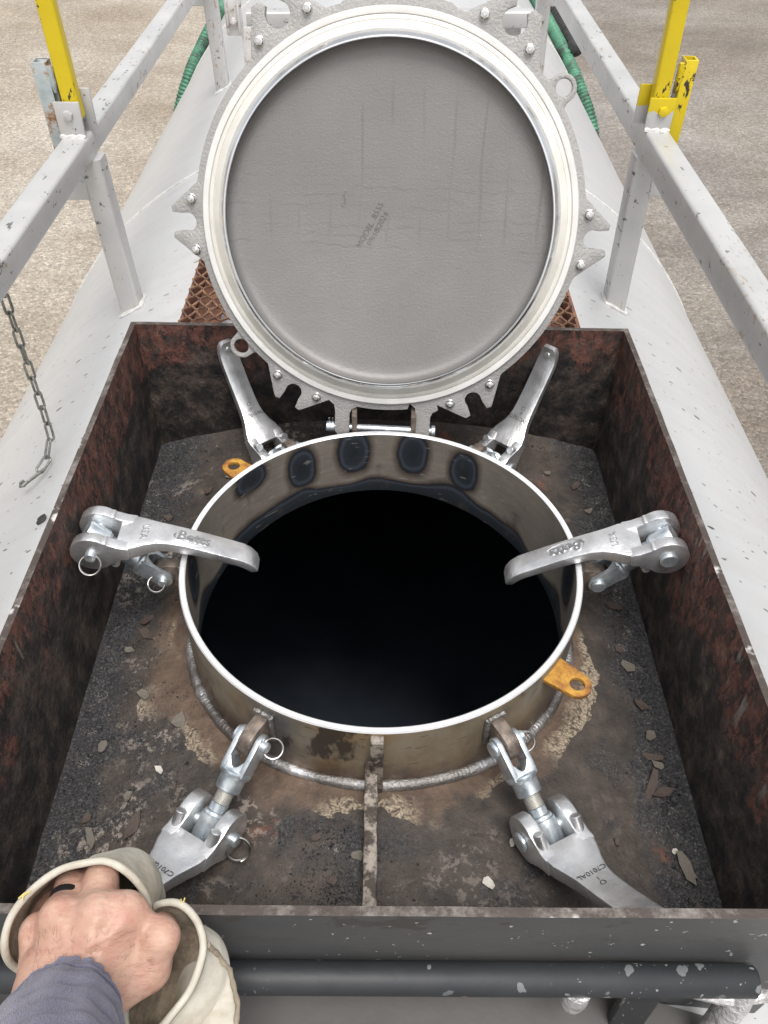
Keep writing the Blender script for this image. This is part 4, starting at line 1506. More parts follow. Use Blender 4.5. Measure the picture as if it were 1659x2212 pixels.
fold_bar(-1, (-0.6415, 0.213), (-0.6462, 0.3855), 0.0335, (-0.6825, 0.110, -0.6865, 0.281, 0.0295), 'upright yellow bar with worn grey side tube, chain side rail', 'worn_channel', 1.067)
fold_bar(1, (0.5650, 0.238), (0.5610, 0.3995), 0.0330, (0.6085, 0.135, 0.6095, 0.299, 0.0255), 'upright yellow bar with yellow painted side tube', 'yellow_paint', 1.085)

# ================================================================== CHAIN
cx_, cy_ = -0.6552, 0.55
chain = thing('chain', 'steel chain with an end hook hanging from the rail onto the tank', 'chain', (cx_, cy_, 0.09))
def link_mesh():
    m = MB()
    h, w = 0.0131, 0.0066
    pts = []
    for i in range(9):
        a = R(-90 + 180 * i / 8) + PI / 2
        pts.append((w * math.cos(a), 0, h + w * math.sin(a)))
    for i in range(9):
        a = PI + PI * i / 8
        pts.append((w * math.cos(a), 0, -h + w * math.sin(a)))
    m.tube(pts, 0.0025, 8, closed=True)
    return m
path = [Vector((cx_, cy_, 0.090)), Vector((cx_, cy_, -0.10)), Vector((cx_, cy_ - 0.001, -0.200)), Vector((cx_ + 0.003, cy_ - 0.010, -0.240)), Vector((cx_ - 0.002, cy_ - 0.040, -0.270)), Vector((cx_ - 0.004, cy_ - 0.060, -0.277)), Vector((cx_ - 0.012, cy_ - 0.085, -0.283))]
def along(path, s):
    for a, b in zip(path, path[1:]):
        L = (b - a).length
        if s <= L:
            return a + (b - a) * (s / L), (b - a).normalized()
        s -= L
    return path[-1], (path[-1] - path[-2]).normalized()
total = sum((b - a).length for a, b in zip(path, path[1:]))
pitch = 0.0345
k0 = None
nl_ = int(total / pitch)
for i in range(nl_):
    p, d = along(path, (i + 0.5) * pitch)
    q = d.to_track_quat('Z', 'Y').to_matrix().to_4x4() @ Matrix.Rotation(R(40) + (PI / 2 if i % 2 else 0) + 0.12 * math.sin(i * 1.7), 4, 'Z')
    q.translation = p - Vector(chain.location)
    if k0 is None:
        k0 = link_mesh().build('link', 'chain_steel', chain)
        k0.matrix_local = q
    else:
        link_copy(k0, 'link', chain, q)
m = MB()
e = path[-1] - Vector(chain.location)
m.tube([e + Vector((0.013, 0.012, 0.004)), e + Vector((0.007, 0.005, 0.003)), e + Vector((-0.002, -0.008, 0.001)), e + Vector((-0.014, -0.020, -0.003)), e + Vector((-0.018, -0.027, -0.005)), e + Vector((-0.025, -0.027, -0.007)), e + Vector((-0.027, -0.019, -0.006)), e + Vector((-0.022, -0.013, -0.004))], 0.0032, 9)
m.build('hook', 'chain_steel', chain)
m = MB()
m.tube([Vector((cx_ + 0.011 * math.cos(a), cy_ + 0.011 * math.sin(a), 0.092 + 0.0)) - Vector(chain.location) for a in [2 * PI * i / 16 for i in range(16)]], 0.003, 8, closed=True, M=Matrix.Rotation(PI / 2, 4, 'X'))
m.build('eye', 'chain_steel', chain)

# ================================================================== WALKWAY BEHIND THE LID
wk = thing('walkway', 'rusty expanded metal walkway on the tank behind the lid', 'walkway', (-0.005, 0.46, -0.05))
O = Vector(wk.location)
WX0, WX1, WY0, WY1, WZ = -0.386, 0.376, 0.46, 1.75, -0.05
m = MB()
dx, dy = 0.026, 0.040
for i in range(int((WX1 - WX0) / dx) + 1):
    for k in range(int((WY1 - WY0) / dy)):
        x = WX0 + dx * (i + 0.5)
        y = WY0 + dy * (k + 0.5)
        # strands of one diamond: two legs each
        for sx in (-1, 1):
            pts = [(x, y - dy / 2, 0.0), (x + sx * dx * 0.42, y - dy * 0.16, 0.003), (x + sx * dx / 2, y, 0.0035), (x + sx * dx * 0.42, y + dy * 0.16, 0.003), (x, y + dy / 2, 0.0)]
            pts = [p for p in pts if WX0 - 0.001 <= p[0] <= WX1 + 0.001]
            if len(pts) < 2:
                continue
            a = 0.0022
            secs = [[Vector((p[0] + a * c1, p[1], WZ + p[2] + 0.0018 * c2)) - O for c1, c2 in ((1, 1), (-1, 1), (-1, -1), (1, -1))] for p in pts]
            m.loft(secs, cap=False)
o = m.build('expanded_mesh', 'rusty_mesh', wk, flat=True)
for x in (WX0, WX1, (WX0 + WX1) / 2):
    m = MB()
    m.box(Vector((x, (WY0 + WY1) / 2, WZ - 0.030)) - O, (0.007, WY1 - WY0, 0.054))
    if x != (WX0 + WX1) / 2:
        m.box(Vector((x + (0.03 if x < 0 else -0.03), (WY0 + WY1) / 2, WZ - 0.054)) - O, (0.052, WY1 - WY0, 0.006))
    m.build('side_angle', 'red_brown_steel', wk, bevel=0.001)
for y in (0.47, 0.9, 1.32, 1.74):
    m = MB()
    m.box(Vector(((WX0 + WX1) / 2, y, WZ - 0.031)) - O, (WX1 - WX0 - 0.012, 0.007, 0.05))
    m.build('cross_bar', 'red_brown_steel', wk, bevel=0.001)

# ================================================================== CROSS FRAME BEHIND THE LID
fr = thing('cross_frame', 'grey square tube frame across the tank behind the top of the lid', 'frame', (0, 2.16, -0.11))
O = Vector(fr.location)
m = MB()
sq_tube(m, Vector((-0.425, 2.16, 0.098)) - O, Vector((0.455, 2.16, 0.112)) - O, 0.050, 0.046)
m.build('beam', 'silver_paint', fr, angle=60)
for x in (-0.365, 0.40):
    m = MB()
    sq_tube(m, Vector((x, 2.185, tank_z(x) - 0.02)) - O, Vector((x, 2.185, 0.085)) - O, 0.05, 0.05, (0, 1, 0))
    m.build('leg', 'silver_paint', fr, angle=60)
for x, sgn in ((-0.425, -1), (0.455, 1)):
    if sgn > 0:
        continue
    m = MB()
    pts = [(0, 0.055), (sgn * -0.062, 0.055), (sgn * -0.062, -0.02), (sgn * -0.10, -0.33), (sgn * -0.045, -0.30), (0, -0.11)]
    xg = x - sgn * -0.03
    m.prism([(p[0], p[1] + 0.03) for p in pts], -0.004, 0.004, frame(Vector((x + sgn * 0.015, 2.12, 0.0)) - O, (1, 0, 0), (0, 0, 1), (0, -1, 0)))
    m.build('gusset', 'rust_spots', fr, bevel=0.001)
    if sgn > 0:
        continue
    m = MB()
    m.box(Vector((x + sgn * 0.035, 2.115, 0.115)) - O, (0.050, 0.016, 0.105))
    m.box(Vector((x + sgn * 0.018, 2.105, 0.120)) - O, (0.007, 0.022, 0.095))
    m.box(Vector((x + sgn * 0.052, 2.105, 0.120)) - O, (0.007, 0.022, 0.095))
    m.build('clamp', 'rust_spots', fr, bevel=0.004)
    m = MB()
    m.prism(circ(0, 0, 0.011, 6), 0, 0.010, Matrix.Translation(Vector((x + sgn * 0.035, 2.107, 0.103)) - O) @ Matrix.Rotation(PI / 2, 4, 'X'))
    m.cyl((x + sgn * 0.035 - O.x, 2.097 - O.y, 0.103 - O.z), (x + sgn * 0.035 - O.x, 2.090 - O.y, 0.103 - O.z), 0.006, 12)
    m.build('bolt', 'rust_spots', fr, bevel=0.001)

# ================================================================== HOSES
HR = TR + 0.043
ctrl = [(-112, 4.42), (-94, 4.45), (-76, 4.53), (-64.5, 4.64), (-59.2, 4.84), (-55.4, 5.0), (-51, 5.55), (-40, 6.0), (-20, 6.3), (0, 6.35), (20, 6.2), (36, 5.75), (46.5, 5.3), (54.5, 4.7), (57.6, 4.62), (61.5, 4.40), (72, 4.22), (92, 4.12), (110, 4.08)]
def catmull(P, n):
    out = []
    for i in range(len(P) - 1):
        p0 = P[max(i - 1, 0)]; p1 = P[i]; p2 = P[i + 1]; p3 = P[min(i + 2, len(P) - 1)]
        for k in range(n):
            t_ = k / n
            out.append(0.5 * ((2 * p1) + (-p0 + p2) * t_ + (2 * p0 - 5 * p1 + 4 * p2 - p3) * t_ * t_ + (-p0 + 3 * p1 - 3 * p2 + p3) * t_ ** 3))
    out.append(P[-1])
    return out
def on_tank(a, y, rr):
    return Vector((TX + rr * math.sin(R(a)), y, TZ + rr * math.cos(R(a))))
def resample(P, step):
    out = [P[0]]
    need = step
    for a, b in zip(P, P[1:]):
        L = (b - a).length
        pos = 0.0
        while pos + need <= L:
            pos += need
            out.append(a + (b - a) * (pos / L))
            need = step
        need -= L - pos
    return out
def corrugated(ctrl_, rr, rad, pitch_, name, material, label, cat, amp=0.20):
    P = catmull([on_tank(a, y, rr) for a, y in ctrl_], 16)
    P = resample(P, pitch_ / 4)
    m = MB()
    m.tube(P, [rad * (1 + amp * (0, 0.85, 1, 0.85)[i % 4] - amp) for i in range(len(P))], 14)
    o_ = m.build(name, material, None, angle=80)
    org = P[0].copy()
    o_.data.transform(Matrix.Translation(-org))
    o_.location = org
    return tag(o_, label, cat)
corrugated(ctrl, HR - 0.006, 0.036, 0.021, 'suction_hose', 'green_hose', 'green ribbed suction hose lying over the far tank', 'hose')
corrugated([(56.5, 4.62), (57.6, 4.85), (57.2, 5.3), (53.5, 5.75)], TR + 0.10, 0.05, 0.05, 'hose_coupling', 'black_rubber', 'black ribbed hose piece beside the green hose', 'hose', amp=0.2)

# ================================================================== FRONT PIPE RAIL
pr_ = thing('pipe_rail', 'black painted pipe along the outside of the front wall, chipped spots', 'pipe', (0.26, -0.503, -0.15))
O = Vector(pr_.location)
PY, PZ, PRD = -0.4945, -0.0175, 0.0142
m = MB()
m.cyl(Vector((-0.62, PY, PZ)) - O, Vector((0.336, PY, PZ + 0.001)) - O, PRD, 40, bev=0.003)
m.build('pipe', 'black_pipe', pr_, angle=50)
m = MB()
m.loft([[Vector((cx2 + dx_, PY + dy_ - 0.004, z)) - O for dx_, dy_ in ((-w, -0.005), (w, -0.005), (w, 0.005), (-w, 0.005))] for z, w, cx2 in ((-0.018, 0.0195, 0.2385), (-0.030, 0.0185, 0.2375), (-0.044, 0.0170, 0.239), (-0.150, 0.0165, 0.243))])
m.build('flat_leg', 'black_pipe', pr_, bevel=0.001)
m = MB()
m.tube([Vector((0.327, PY - 0.004, -0.020)) - O, Vector((0.325, PY - 0.008, -0.045)) - O, Vector((0.323, PY - 0.012, -0.085)) - O, Vector((0.320, PY - 0.02, -0.165)) - O], [0.0105, 0.0130, 0.0130, 0.0130], 16)
m.build('pipe_leg', 'silver_rough', pr_)
m = MB()
m.tube([Vector((0.262, PY - 0.003, -0.030)) - O, Vector((0.285, PY - 0.006, -0.034)) - O, Vector((0.315, PY - 0.008, -0.036)) - O, Vector((0.350, PY - 0.006, -0.038)) - O, Vector((0.385, PY - 0.004, -0.045)) - O], [0.003, 0.0045, 0.008, 0.006, 0.003], 10)
m.build('weld', 'silver_rough', pr_)
m = MB()
m.tube([Vector((0.1765, PY - 0.006, -0.020)) - O, Vector((0.1765, PY - 0.008, -0.040)) - O, Vector((0.1765, PY - 0.009, -0.052)) - O, Vector((0.1765, PY - 0.010, -0.057)) - O], [0.0130, 0.0125, 0.0100, 0.004], 16)
m.build('pipe_stub', 'silver_rough', pr_)
# thin dark grey plate laid over the tank in front of the tray
pl_ = thing('grey_plate', 'dull grey plate on the tank below the black pipe', 'step plate', (-0.2, -0.8, tank_z(-0.2)))
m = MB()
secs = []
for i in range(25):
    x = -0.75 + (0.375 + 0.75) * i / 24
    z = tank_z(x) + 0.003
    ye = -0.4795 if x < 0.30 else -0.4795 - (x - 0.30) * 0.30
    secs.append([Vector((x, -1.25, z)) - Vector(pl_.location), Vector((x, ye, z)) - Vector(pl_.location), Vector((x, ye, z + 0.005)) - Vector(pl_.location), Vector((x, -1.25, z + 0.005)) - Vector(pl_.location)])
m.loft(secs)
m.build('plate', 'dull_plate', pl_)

# ================================================================== DEBRIS
rng = np.random.default_rng(5)
def grit_points():
    pts = []
    def put(n, fx, fy):
        for _ in range(n):
            pts.append((fx(), fy(), None))
    # drifts along both sides and in the near bays
    for _ in range(9000):
        y = rng.uniform(BYF + 0.005, BYB - 0.006)
        d = abs(rng.normal(0.028, 0.014)) + 0.004
        pts.append((BXR - d, y, 1))
    for _ in range(6500):
        y = rng.uniform(BYF + 0.005, BYB - 0.006)
        d = abs(rng.normal(0.022, 0.030)) + 0.004
        pts.append((BXL + d, y, 1))
    for _ in range(2000):
        pts.append((rng.uniform(BXL + 0.01, BXR - 0.01), BYB - abs(rng.normal(0.0, 0.035)) - 0.004, 1))
    for _ in range(3200):
        pts.append((rng.normal(-0.045, 0.03), rng.uniform(BYF + 0.01, -0.30), 1))
    for _ in range(2600):
        pts.append((rng.uniform(BXL + 0.02, BXR - 0.02), BYF + abs(rng.normal(0.01, 0.05)) + 0.004, 1))
    for _ in range(2200):
        pts.append((rng.uniform(BXL + 0.02, BXL + 0.17), rng.uniform(BYF, -0.1), 1))
    return pts
m_v, m_f = [], []
for (x, y, _) in grit_points():
    if not (BXL + 0.003 < x < BXR - 0.003 and BYF + 0.003 < y < BYB - 0.003) or math.hypot(x, y) < RO + 0.012:
        continue
    s_ = float(np.clip(rng.lognormal(-7.15, 0.5), 0.0004, 0.0030))
    z = floor_z(x, y)
    k = len(m_v)
    q = rng.normal(0, 1, (4, 3))
    base_ = np.array([[1, 0, -0.4], [-0.6, 0.85, -0.4], [-0.5, -0.9, -0.4], [0, 0, 0.9]]) + q * 0.3
    ang_ = rng.uniform(0, 6.28)
    c_, s2 = math.cos(ang_), math.sin(ang_)
    for b in base_:
        m_v.append((x + s_ * (b[0] * c_ - b[1] * s2), y + s_ * (b[0] * s2 + b[1] * c_), z + s_ * b[2] + s_ * 0.3))
    m_f += [(k, k + 1, k + 3), (k + 1, k + 2, k + 3), (k + 2, k, k + 3), (k, k + 2, k + 1)]
me = bpy.data.meshes.new('grit')
me.from_pydata(m_v, [], m_f)
me.materials.append(MAT['grit'])
o = bpy.data.objects.new('grit', me)
COL.objects.link(o)
tag(o, 'black grit and scale scattered over the tray floor', 'grit', kind='stuff')

def flake_mesh(seed, curl):
    rr = random.Random(seed)
    n = rr.choice((5, 6, 7))
    pts = [((0.6 + 0.7 * rr.random()) * math.cos(2 * PI * i / n) * 1.0, (0.45 + 0.6 * rr.random()) * math.sin(2 * PI * i / n)) for i in range(n)]
    vs = []
    for (zo) in (0.0, 0.12):
        vs.append((0, 0, zo + curl * 0.0))
        for (x, y) in pts:
            vs.append((x * 0.55, y * 0.55, zo + curl * (0.3 * x * x) * 0.4 + 0.05 * rr.random()))
        for (x, y) in pts:
            vs.append((x, y, zo + curl * x * x * 0.5 + 0.08 * rr.random()))
    k = 1 + 2 * n
    fs = []
    for L_, fl in ((0, 1), (k, 0)):
        for i in range(n):
            j = (i + 1) % n
            t1 = (L_, L_ + 1 + j, L_ + 1 + i)
            q1 = (L_ + 1 + i, L_ + 1 + j, L_ + 1 + n + j, L_ + 1 + n + i)
            fs += [t1 if fl else t1[::-1], q1[::-1] if not fl else q1]
    for i in range(n):
        j = (i + 1) % n
        fs.append((1 + n + i, 1 + n + j, k + 1 + n + j, k + 1 + n + i))
    m = MB()
    m.add(vs, fs)
    return m
FL = [  # x, y, size, stretch, material, seed
    (-0.255, -0.165, 0.014, 1.0, 'flake_grey'), (-0.268, -0.232, 0.0085, 1.3, 'flake_pale'), (-0.30, -0.262, 0.010, 1.5, 'flake_grey'), (-0.335, -0.310, 0.013, 2.0, 'flake_grey'),
    (-0.29, -0.335, 0.0115, 1.2, 'flake_grey'), (-0.345, -0.285, 0.009, 1.0, 'flake_dark'), (-0.318, -0.365, 0.016, 1.7, 'flake_dark'), (-0.285, -0.300, 0.015, 1.6, 'flake_dark'),
    (-0.330, -0.015, 0.017, 1.6, 'flake_dark'), (-0.336, 0.010, 0.013, 1.4, 'flake_dark'), (-0.352, -0.04, 0.010, 1.2, 'flake_grey'), (-0.325, 0.155, 0.016, 1.9, 'flake_dark'), (-0.312, 0.18, 0.012, 1.3, 'flake_dark'),
    (-0.345, 0.22, 0.010, 1.0, 'flake_dark'), (-0.285, 0.27, 0.011, 1.4, 'flake_dark'), (-0.255, 0.30, 0.009, 1.0, 'flake_grey'), (-0.312, -0.12, 0.012, 1.2, 'flake_grey'), (-0.35, -0.19, 0.011, 1.7, 'flake_grey'),
    (0.345, -0.060, 0.015, 1.6, 'flake_grey'), (0.338, -0.03, 0.010, 1.3, 'flake_dark'), (0.350, -0.12, 0.012, 1.2, 'flake_dark'), (0.352, -0.165, 0.011, 1.2, 'flake_grey'), (0.345, -0.195, 0.014, 2.2, 'flake_dark'),
    (0.352, -0.208, 0.011, 1.0, 'flake_grey'), (0.335, -0.238, 0.017, 2.6, 'flake_dark'), (0.348, -0.245, 0.013, 1.8, 'flake_dark'), (0.352, -0.335, 0.016, 2.2, 'flake_grey'), (0.345, -0.318, 0.006, 1.2, 'flake_pale'),
    (0.356, -0.345, 0.009, 1.0, 'flake_grey'), (0.352, -0.385, 0.013, 1.9, 'flake_dark'), (0.345, 0.05, 0.014, 1.4, 'flake_dark'), (0.332, 0.10, 0.010, 1.6, 'flake_dark'), (0.325, 0.16, 0.012, 1.0, 'flake_dark'),
    (0.300, 0.215, 0.009, 1.0, 'flake_dark'), (0.345, 0.25, 0.012, 1.3, 'flake_grey'), (0.33, 0.31, 0.012, 1.7, 'flake_dark'), (0.285, 0.33, 0.010, 1.0, 'flake_grey'),
    (0.118, -0.372, 0.0085, 1.0, 'flake_pale'), (0.150, -0.325, 0.006, 1.2, 'flake_pale'), (0.128, -0.405, 0.013, 1.5, 'flake_dark'), (0.012, -0.437, 0.009, 1.3, 'flake_pale'), (-0.024, -0.345, 0.010, 1.1, 'flake_grey'),
    (-0.070, -0.325, 0.008, 1.2, 'flake_dark'), (-0.05, -0.372, 0.009, 1.0, 'flake_dark'), (0.21, -0.40, 0.009, 1.3, 'flake_dark'), (0.255, -0.375, 0.008, 1.0, 'flake_dark'), (0.275, -0.315, 0.007, 1.2, 'flake_dark')]
FTXT = {'flake_dark': 'dark brown flake', 'flake_grey': 'dull grey flake', 'flake_pale': 'pale stone chip'}
flk = []
for i, (x, y, s_, st, mt) in enumerate(FL):
    o = flake_mesh(i, random.uniform(0.1, 0.7)).build({'flake_dark': 'scale_flake', 'flake_grey': 'paint_flake', 'flake_pale': 'stone_chip'}[mt], mt, None, flat=True)
    o.location = (x, y, floor_z(x, y) + 0.0022)
    s_ *= 0.80
    o.scale = (s_ * st ** 0.5, s_ / st ** 0.5, s_)
    o.rotation_euler = (random.uniform(-.15, .15), random.uniform(-.15, .15), random.uniform(0, 6.28))
    near_ = [('in the far corner', .24), ('beside far half of collar', .08), ('below the flipped lever', -.07), ('just nearer than flipped lever', -.135), ('level with near hatch edge', -.225),
             ('level with the lug clevis', -.29), ('level with the lying lever', -.355), ('close to the front wall', -9)]
    pos = [n_ for n_, lim_ in near_ if y > lim_][0]
    side = 'by chain side wall' if x < -0.2 else 'by scratched side wall' if x > 0.2 else 'beside the rib'
    flk.append((o, FTXT[mt], side, pos, s_ * st ** 0.5))
seen = {}
for o, tx, sd, pos, L_ in flk:
    seen.setdefault((tx, sd, pos), []).append((L_, o))
for (tx, sd, pos), lst in seen.items():
    lst.sort(key=lambda q: -q[0])
    words = [''] if len(lst) == 1 else ['larger ', 'smaller '] if len(lst) == 2 else ['largest ', 'middle sized ', 'smallest '] if len(lst) == 3 else ['largest ', 'second largest ', 'third largest '] + ['small '] * 9
    for w_, (_, o) in zip(words, lst):
        tag(o, w_ + tx + ' ' + sd + ', ' + pos, 'chip' if 'chip' in tx else 'flake', 'loose flakes and chips on the tray floor')

# lump of tar on the shell outside the box
m = MB()
vs, fs = [], []
for i in range(9):
    for j in range(12):
        a, b = PI * i / 8, 2 * PI * j / 12
        q = 1 + 0.45 * nz(math.sin(a) * math.cos(b) * 2.1, math.sin(a) * math.sin(b) * 2.1, math.cos(a) * 2)
        vs.append((0.0115 * q * math.sin(a) * math.cos(b), 0.0085 * q * math.sin(a) * math.sin(b), 0.004 * q * math.cos(a)))
for i in range(8):
    for j in range(12):
        fs.append((i * 12 + j, i * 12 + (j + 1) % 12, (i + 1) * 12 + (j + 1) % 12, (i + 1) * 12 + j))
m.add(vs, fs)
o = m.build('tar_lump', 'black_rubber', None)
o.location = (-0.612, 0.325, tank_z(-0.612) + 0.003)
o.rotation_euler = (0, R(-29), 0.5)
tag(o, 'small lump of black tar on the white tank beside the box', 'tar lump')

# ================================================================== HAND, SLEEVE, GLOVES
def px(x, y, D):
    """measured point of the photograph at distance D along the view axis -> world"""
    return CAM + (fw + rt * ((x - 829.5) / 1783.0) + up * ((1106 - y) / 1783.0)) * D

def surface_nets(F, org, h):
    """iso-surface of a scalar grid (inside negative)"""
    nx, ny, nz_ = F.shape
    ins = F < 0
    idx = -np.ones((nx - 1, ny - 1, nz_ - 1), int)
    acc = np.zeros((nx - 1, ny - 1, nz_ - 1, 3))
    cnt = np.zeros((nx - 1, ny - 1, nz_ - 1))
    corners = [(i, j, k) for i in (0, 1) for j in (0, 1) for k in (0, 1)]
    for a in corners:
        for ax in range(3):
            if a[ax]:
                continue
            b = list(a)
            b[ax] = 1
            fa = F[a[0]:nx - 1 + a[0], a[1]:ny - 1 + a[1], a[2]:nz_ - 1 + a[2]]
            fb = F[b[0]:nx - 1 + b[0], b[1]:ny - 1 + b[1], b[2]:nz_ - 1 + b[2]]
            cr = (fa < 0) != (fb < 0)
            t_ = np.where(cr, fa / np.where(cr, fa - fb, 1), 0)
            for q in range(3):
                val = a[q] + (t_ if q == ax else 0)
                acc[..., q] += np.where(cr, val, 0)
            cnt += cr
    on = cnt > 0
    idx[on] = np.arange(on.sum())
    I = np.argwhere(on)
    V = (I + acc[on] / cnt[on][:, None]) * h + org
    faces = []
    for ax in range(3):
        sl0 = [slice(1, -1)] * 3
        A = [slice(0, None)] * 3
        fa = F[tuple(slice(0, -1) if q == ax else slice(None) for q in range(3))]
        fb = F[tuple(slice(1, None) if q == ax else slice(None) for q in range(3))]
        cr = (fa < 0) != (fb < 0)
        E_ = np.argwhere(cr)
        b_, c_ = (ax + 1) % 3, (ax + 2) % 3
        ok = (E_[:, b_] > 0) & (E_[:, c_] > 0) & (E_[:, b_] < F.shape[b_] - 1) & (E_[:, c_] < F.shape[c_] - 1)
        E_ = E_[ok]
        flip = (fa[tuple(E_.T)] < 0)
        q00 = E_.copy(); q00[:, b_] -= 1; q00[:, c_] -= 1
        q10 = E_.copy(); q10[:, c_] -= 1
        q11 = E_.copy()
        q01 = E_.copy(); q01[:, b_] -= 1
        Q = np.stack([idx[tuple(q.T)] for q in (q00, q10, q11, q01)], 1)
        Q[~flip] = Q[~flip][:, ::-1]
        faces.append(Q)
    return V, np.concatenate(faces)

# capsules: (p0, r0, p1, r1)
H = []
def cap_(a, ra, b, rb):
    H.append((px(*a), ra, px(*b), rb))
# forearm and wrist
cap_((35, 2390, 0.500), 0.027, (98, 2180, 0.574), 0.0235)
cap_((95, 2410, 0.500), 0.027, (163, 2192, 0.574), 0.0235)
cap_((98, 2180, 0.574), 0.0225, (105, 2100, 0.590), 0.0185)
cap_((163, 2192, 0.574), 0.0235, (180, 2105, 0.589), 0.0200)
# metacarpals
cap_((205, 2120, 0.594), 0.0185, (268, 1985, 0.606), 0.0150)
cap_((168, 2112, 0.588), 0.0190, (210, 1985, 0.600), 0.0152)
cap_((128, 2108, 0.590), 0.0185, (136, 1992, 0.605), 0.0145)
cap_((93, 2110, 0.598), 0.0170, (88, 2022, 0.615), 0.0132)
# palm
cap_((150, 2100, 0.612), 0.021, (195, 2015, 0.624), 0.019)
cap_((215, 2085, 0.614), 0.020, (248, 2010, 0.624), 0.016)
cap_((110, 2085, 0.612), 0.018, (128, 2015, 0.624), 0.015)
# knuckles
for x, y, D, rr_ in ((268, 1972, 0.6055, 0.0128), (211, 1972, 0.6005, 0.0124), (134, 1980, 0.605, 0.0116), (86, 2012, 0.615, 0.0108)):
    cap_((x, y, D), rr_, (x + 1, y - 2, D), rr_)
# fingers (proximal, middle, tip)
def finger(pts):
    for a, b in zip(pts, pts[1:]):
        cap_(a[:3], a[3], b[:3], b[3])
finger([(269, 1975, 0.610, 0.0130), (272, 1962, 0.650, 0.0112), (262, 1985, 0.668, 0.0100), (256, 2005, 0.675, 0.0085)])
finger([(211, 1974, 0.605, 0.0126), (219, 1893, 0.633, 0.0108), (224, 1886, 0.660, 0.0100), (232, 1900, 0.684, 0.0090)])
finger([(132, 1982, 0.609, 0.0118), (152, 1916, 0.636, 0.0102), (178, 1898, 0.664, 0.0096), (200, 1912, 0.682, 0.0086)])
finger([(86, 2014, 0.617, 0.0108), (102, 1958, 0.652, 0.0092), (126, 1945, 0.670, 0.0086), (148, 1958, 0.680, 0.0076)])
# thumb
cap_((225, 2145, 0.600), 0.0200, (318, 2086, 0.612), 0.0165)
cap_((318, 2086, 0.612), 0.0160, (346, 2024, 0.606), 0.0122)
cap_((346, 2024, 0.606), 0.0122, (347, 2012, 0.640), 0.0108)
cap_((347, 2012, 0.640), 0.0108, (336, 2022, 0.662), 0.0088)
cap_((215, 2090, 0.603), 0.0165, (297, 2048, 0.614), 0.0118)   # web
cap_((235, 2060, 0.606), 0.0150, (285, 2000, 0.615), 0.0120)
hh_ = 0.0019
allp = np.array([list(p) for (a, ra, b, rb) in H for p in (a, b)])
lo, hi = allp.min(0) - 0.045, allp.max(0) + 0.045
lo = np.maximum(lo, np.array(px(100, 2330, 0.56)) - 0.12)
dims = np.ceil((hi - lo) / hh_).astype(int)
gx, gy, gz = np.meshgrid(*[lo[i] + hh_ * np.arange(dims[i]) for i in range(3)], indexing='ij')
P = np.stack([gx, gy, gz], -1).astype(np.float32)
KK = 0.0033
acc = np.zeros(P.shape[:3], np.float64)
for (a, ra, b, rb) in H:
    a_ = np.array(a, np.float32)
    ab = np.array(b, np.float32) - a_
    l2 = float(ab @ ab)
    # only near the capsule
    mn = np.minimum(a_, a_ + ab) - max(ra, rb) - 0.03
    mx = np.maximum(a_, a_ + ab) + max(ra, rb) + 0.03
    i0 = np.clip(((mn - lo) / hh_).astype(int), 0, dims)
    i1 = np.clip(((mx - lo) / hh_).astype(int) + 1, 0, dims)
    if (i1 <= i0).any():
        continue
    s_ = tuple(slice(i0[q], i1[q]) for q in range(3))
    q = P[s_] - a_
    t_ = np.clip((q @ ab) / max(l2, 1e-9), 0, 1)
    d = np.linalg.norm(q - t_[..., None] * ab, axis=-1) - (ra + (rb - ra) * t_)
    acc[s_] += np.exp(-np.clip(d / KK, -30, 60))
F = -KK * np.log(np.maximum(acc, 1e-12))
# veins and tendons on the back of the hand, skin folds
def ridge(a, b, rad, hgt):
    a_, b_ = np.array(px(*a)), np.array(px(*b))
    ab = b_ - a_
    q = P - a_
    t_ = np.clip((q @ ab) / (ab @ ab), 0, 1)
    d = np.linalg.norm(q - t_[..., None] * ab, axis=-1)
    return hgt * np.exp(-(d / rad) ** 2)
for tnd in (((205, 2095, 0.572), (266, 1985, 0.590), 0.005, 0.0020), ((170, 2090, 0.567), (210, 1985, 0.584), 0.005, 0.0020), ((130, 2090, 0.570), (135, 1992, 0.590), 0.005, 0.0018),
            ((150, 2075, 0.569), (235, 2020, 0.583), 0.0035, 0.0019), ((100, 2080, 0.578), (112, 2010, 0.590), 0.0035, 0.0018), ((235, 2140, 0.583), (300, 2060, 0.597), 0.006, 0.0012)):
    F = F - ridge(*tnd)
W3 = np.zeros(F.shape)
for fq, am, sd in ((75, 0.0009, 0.0), (150, 0.0005, 2.0), (300, 0.00025, 5.0)):
    W3 += am * np.sin(P[..., 0] * fq + sd + 1.7 * np.sin(P[..., 1] * fq * 0.8)) * np.sin(P[..., 1] * fq * 1.1 + 1.3 * np.sin(P[..., 2] * fq * 0.9 + sd)) * np.sin(P[..., 2] * fq * 0.9 + 0.5)
F = F + W3
V, Q = surface_nets(F, lo, hh_)
me = bpy.data.meshes.new('person')
org = V.mean(0)
me.from_pydata((V - org).tolist(), [], Q.tolist())
me.polygons.foreach_set('use_smooth', [True] * len(me.polygons))
me.materials.append(MAT['skin'])
person = bpy.data.objects.new('person', me)
COL.objects.link(person)
person.location = org
tag(person, 'bare hand in a purple grey sleeve gripping a leather glove cuff', 'person')
sm = person.modifiers.new('smooth', 'SMOOTH')
sm.factor, sm.iterations = 0.5, 4
ORG = Vector(org)

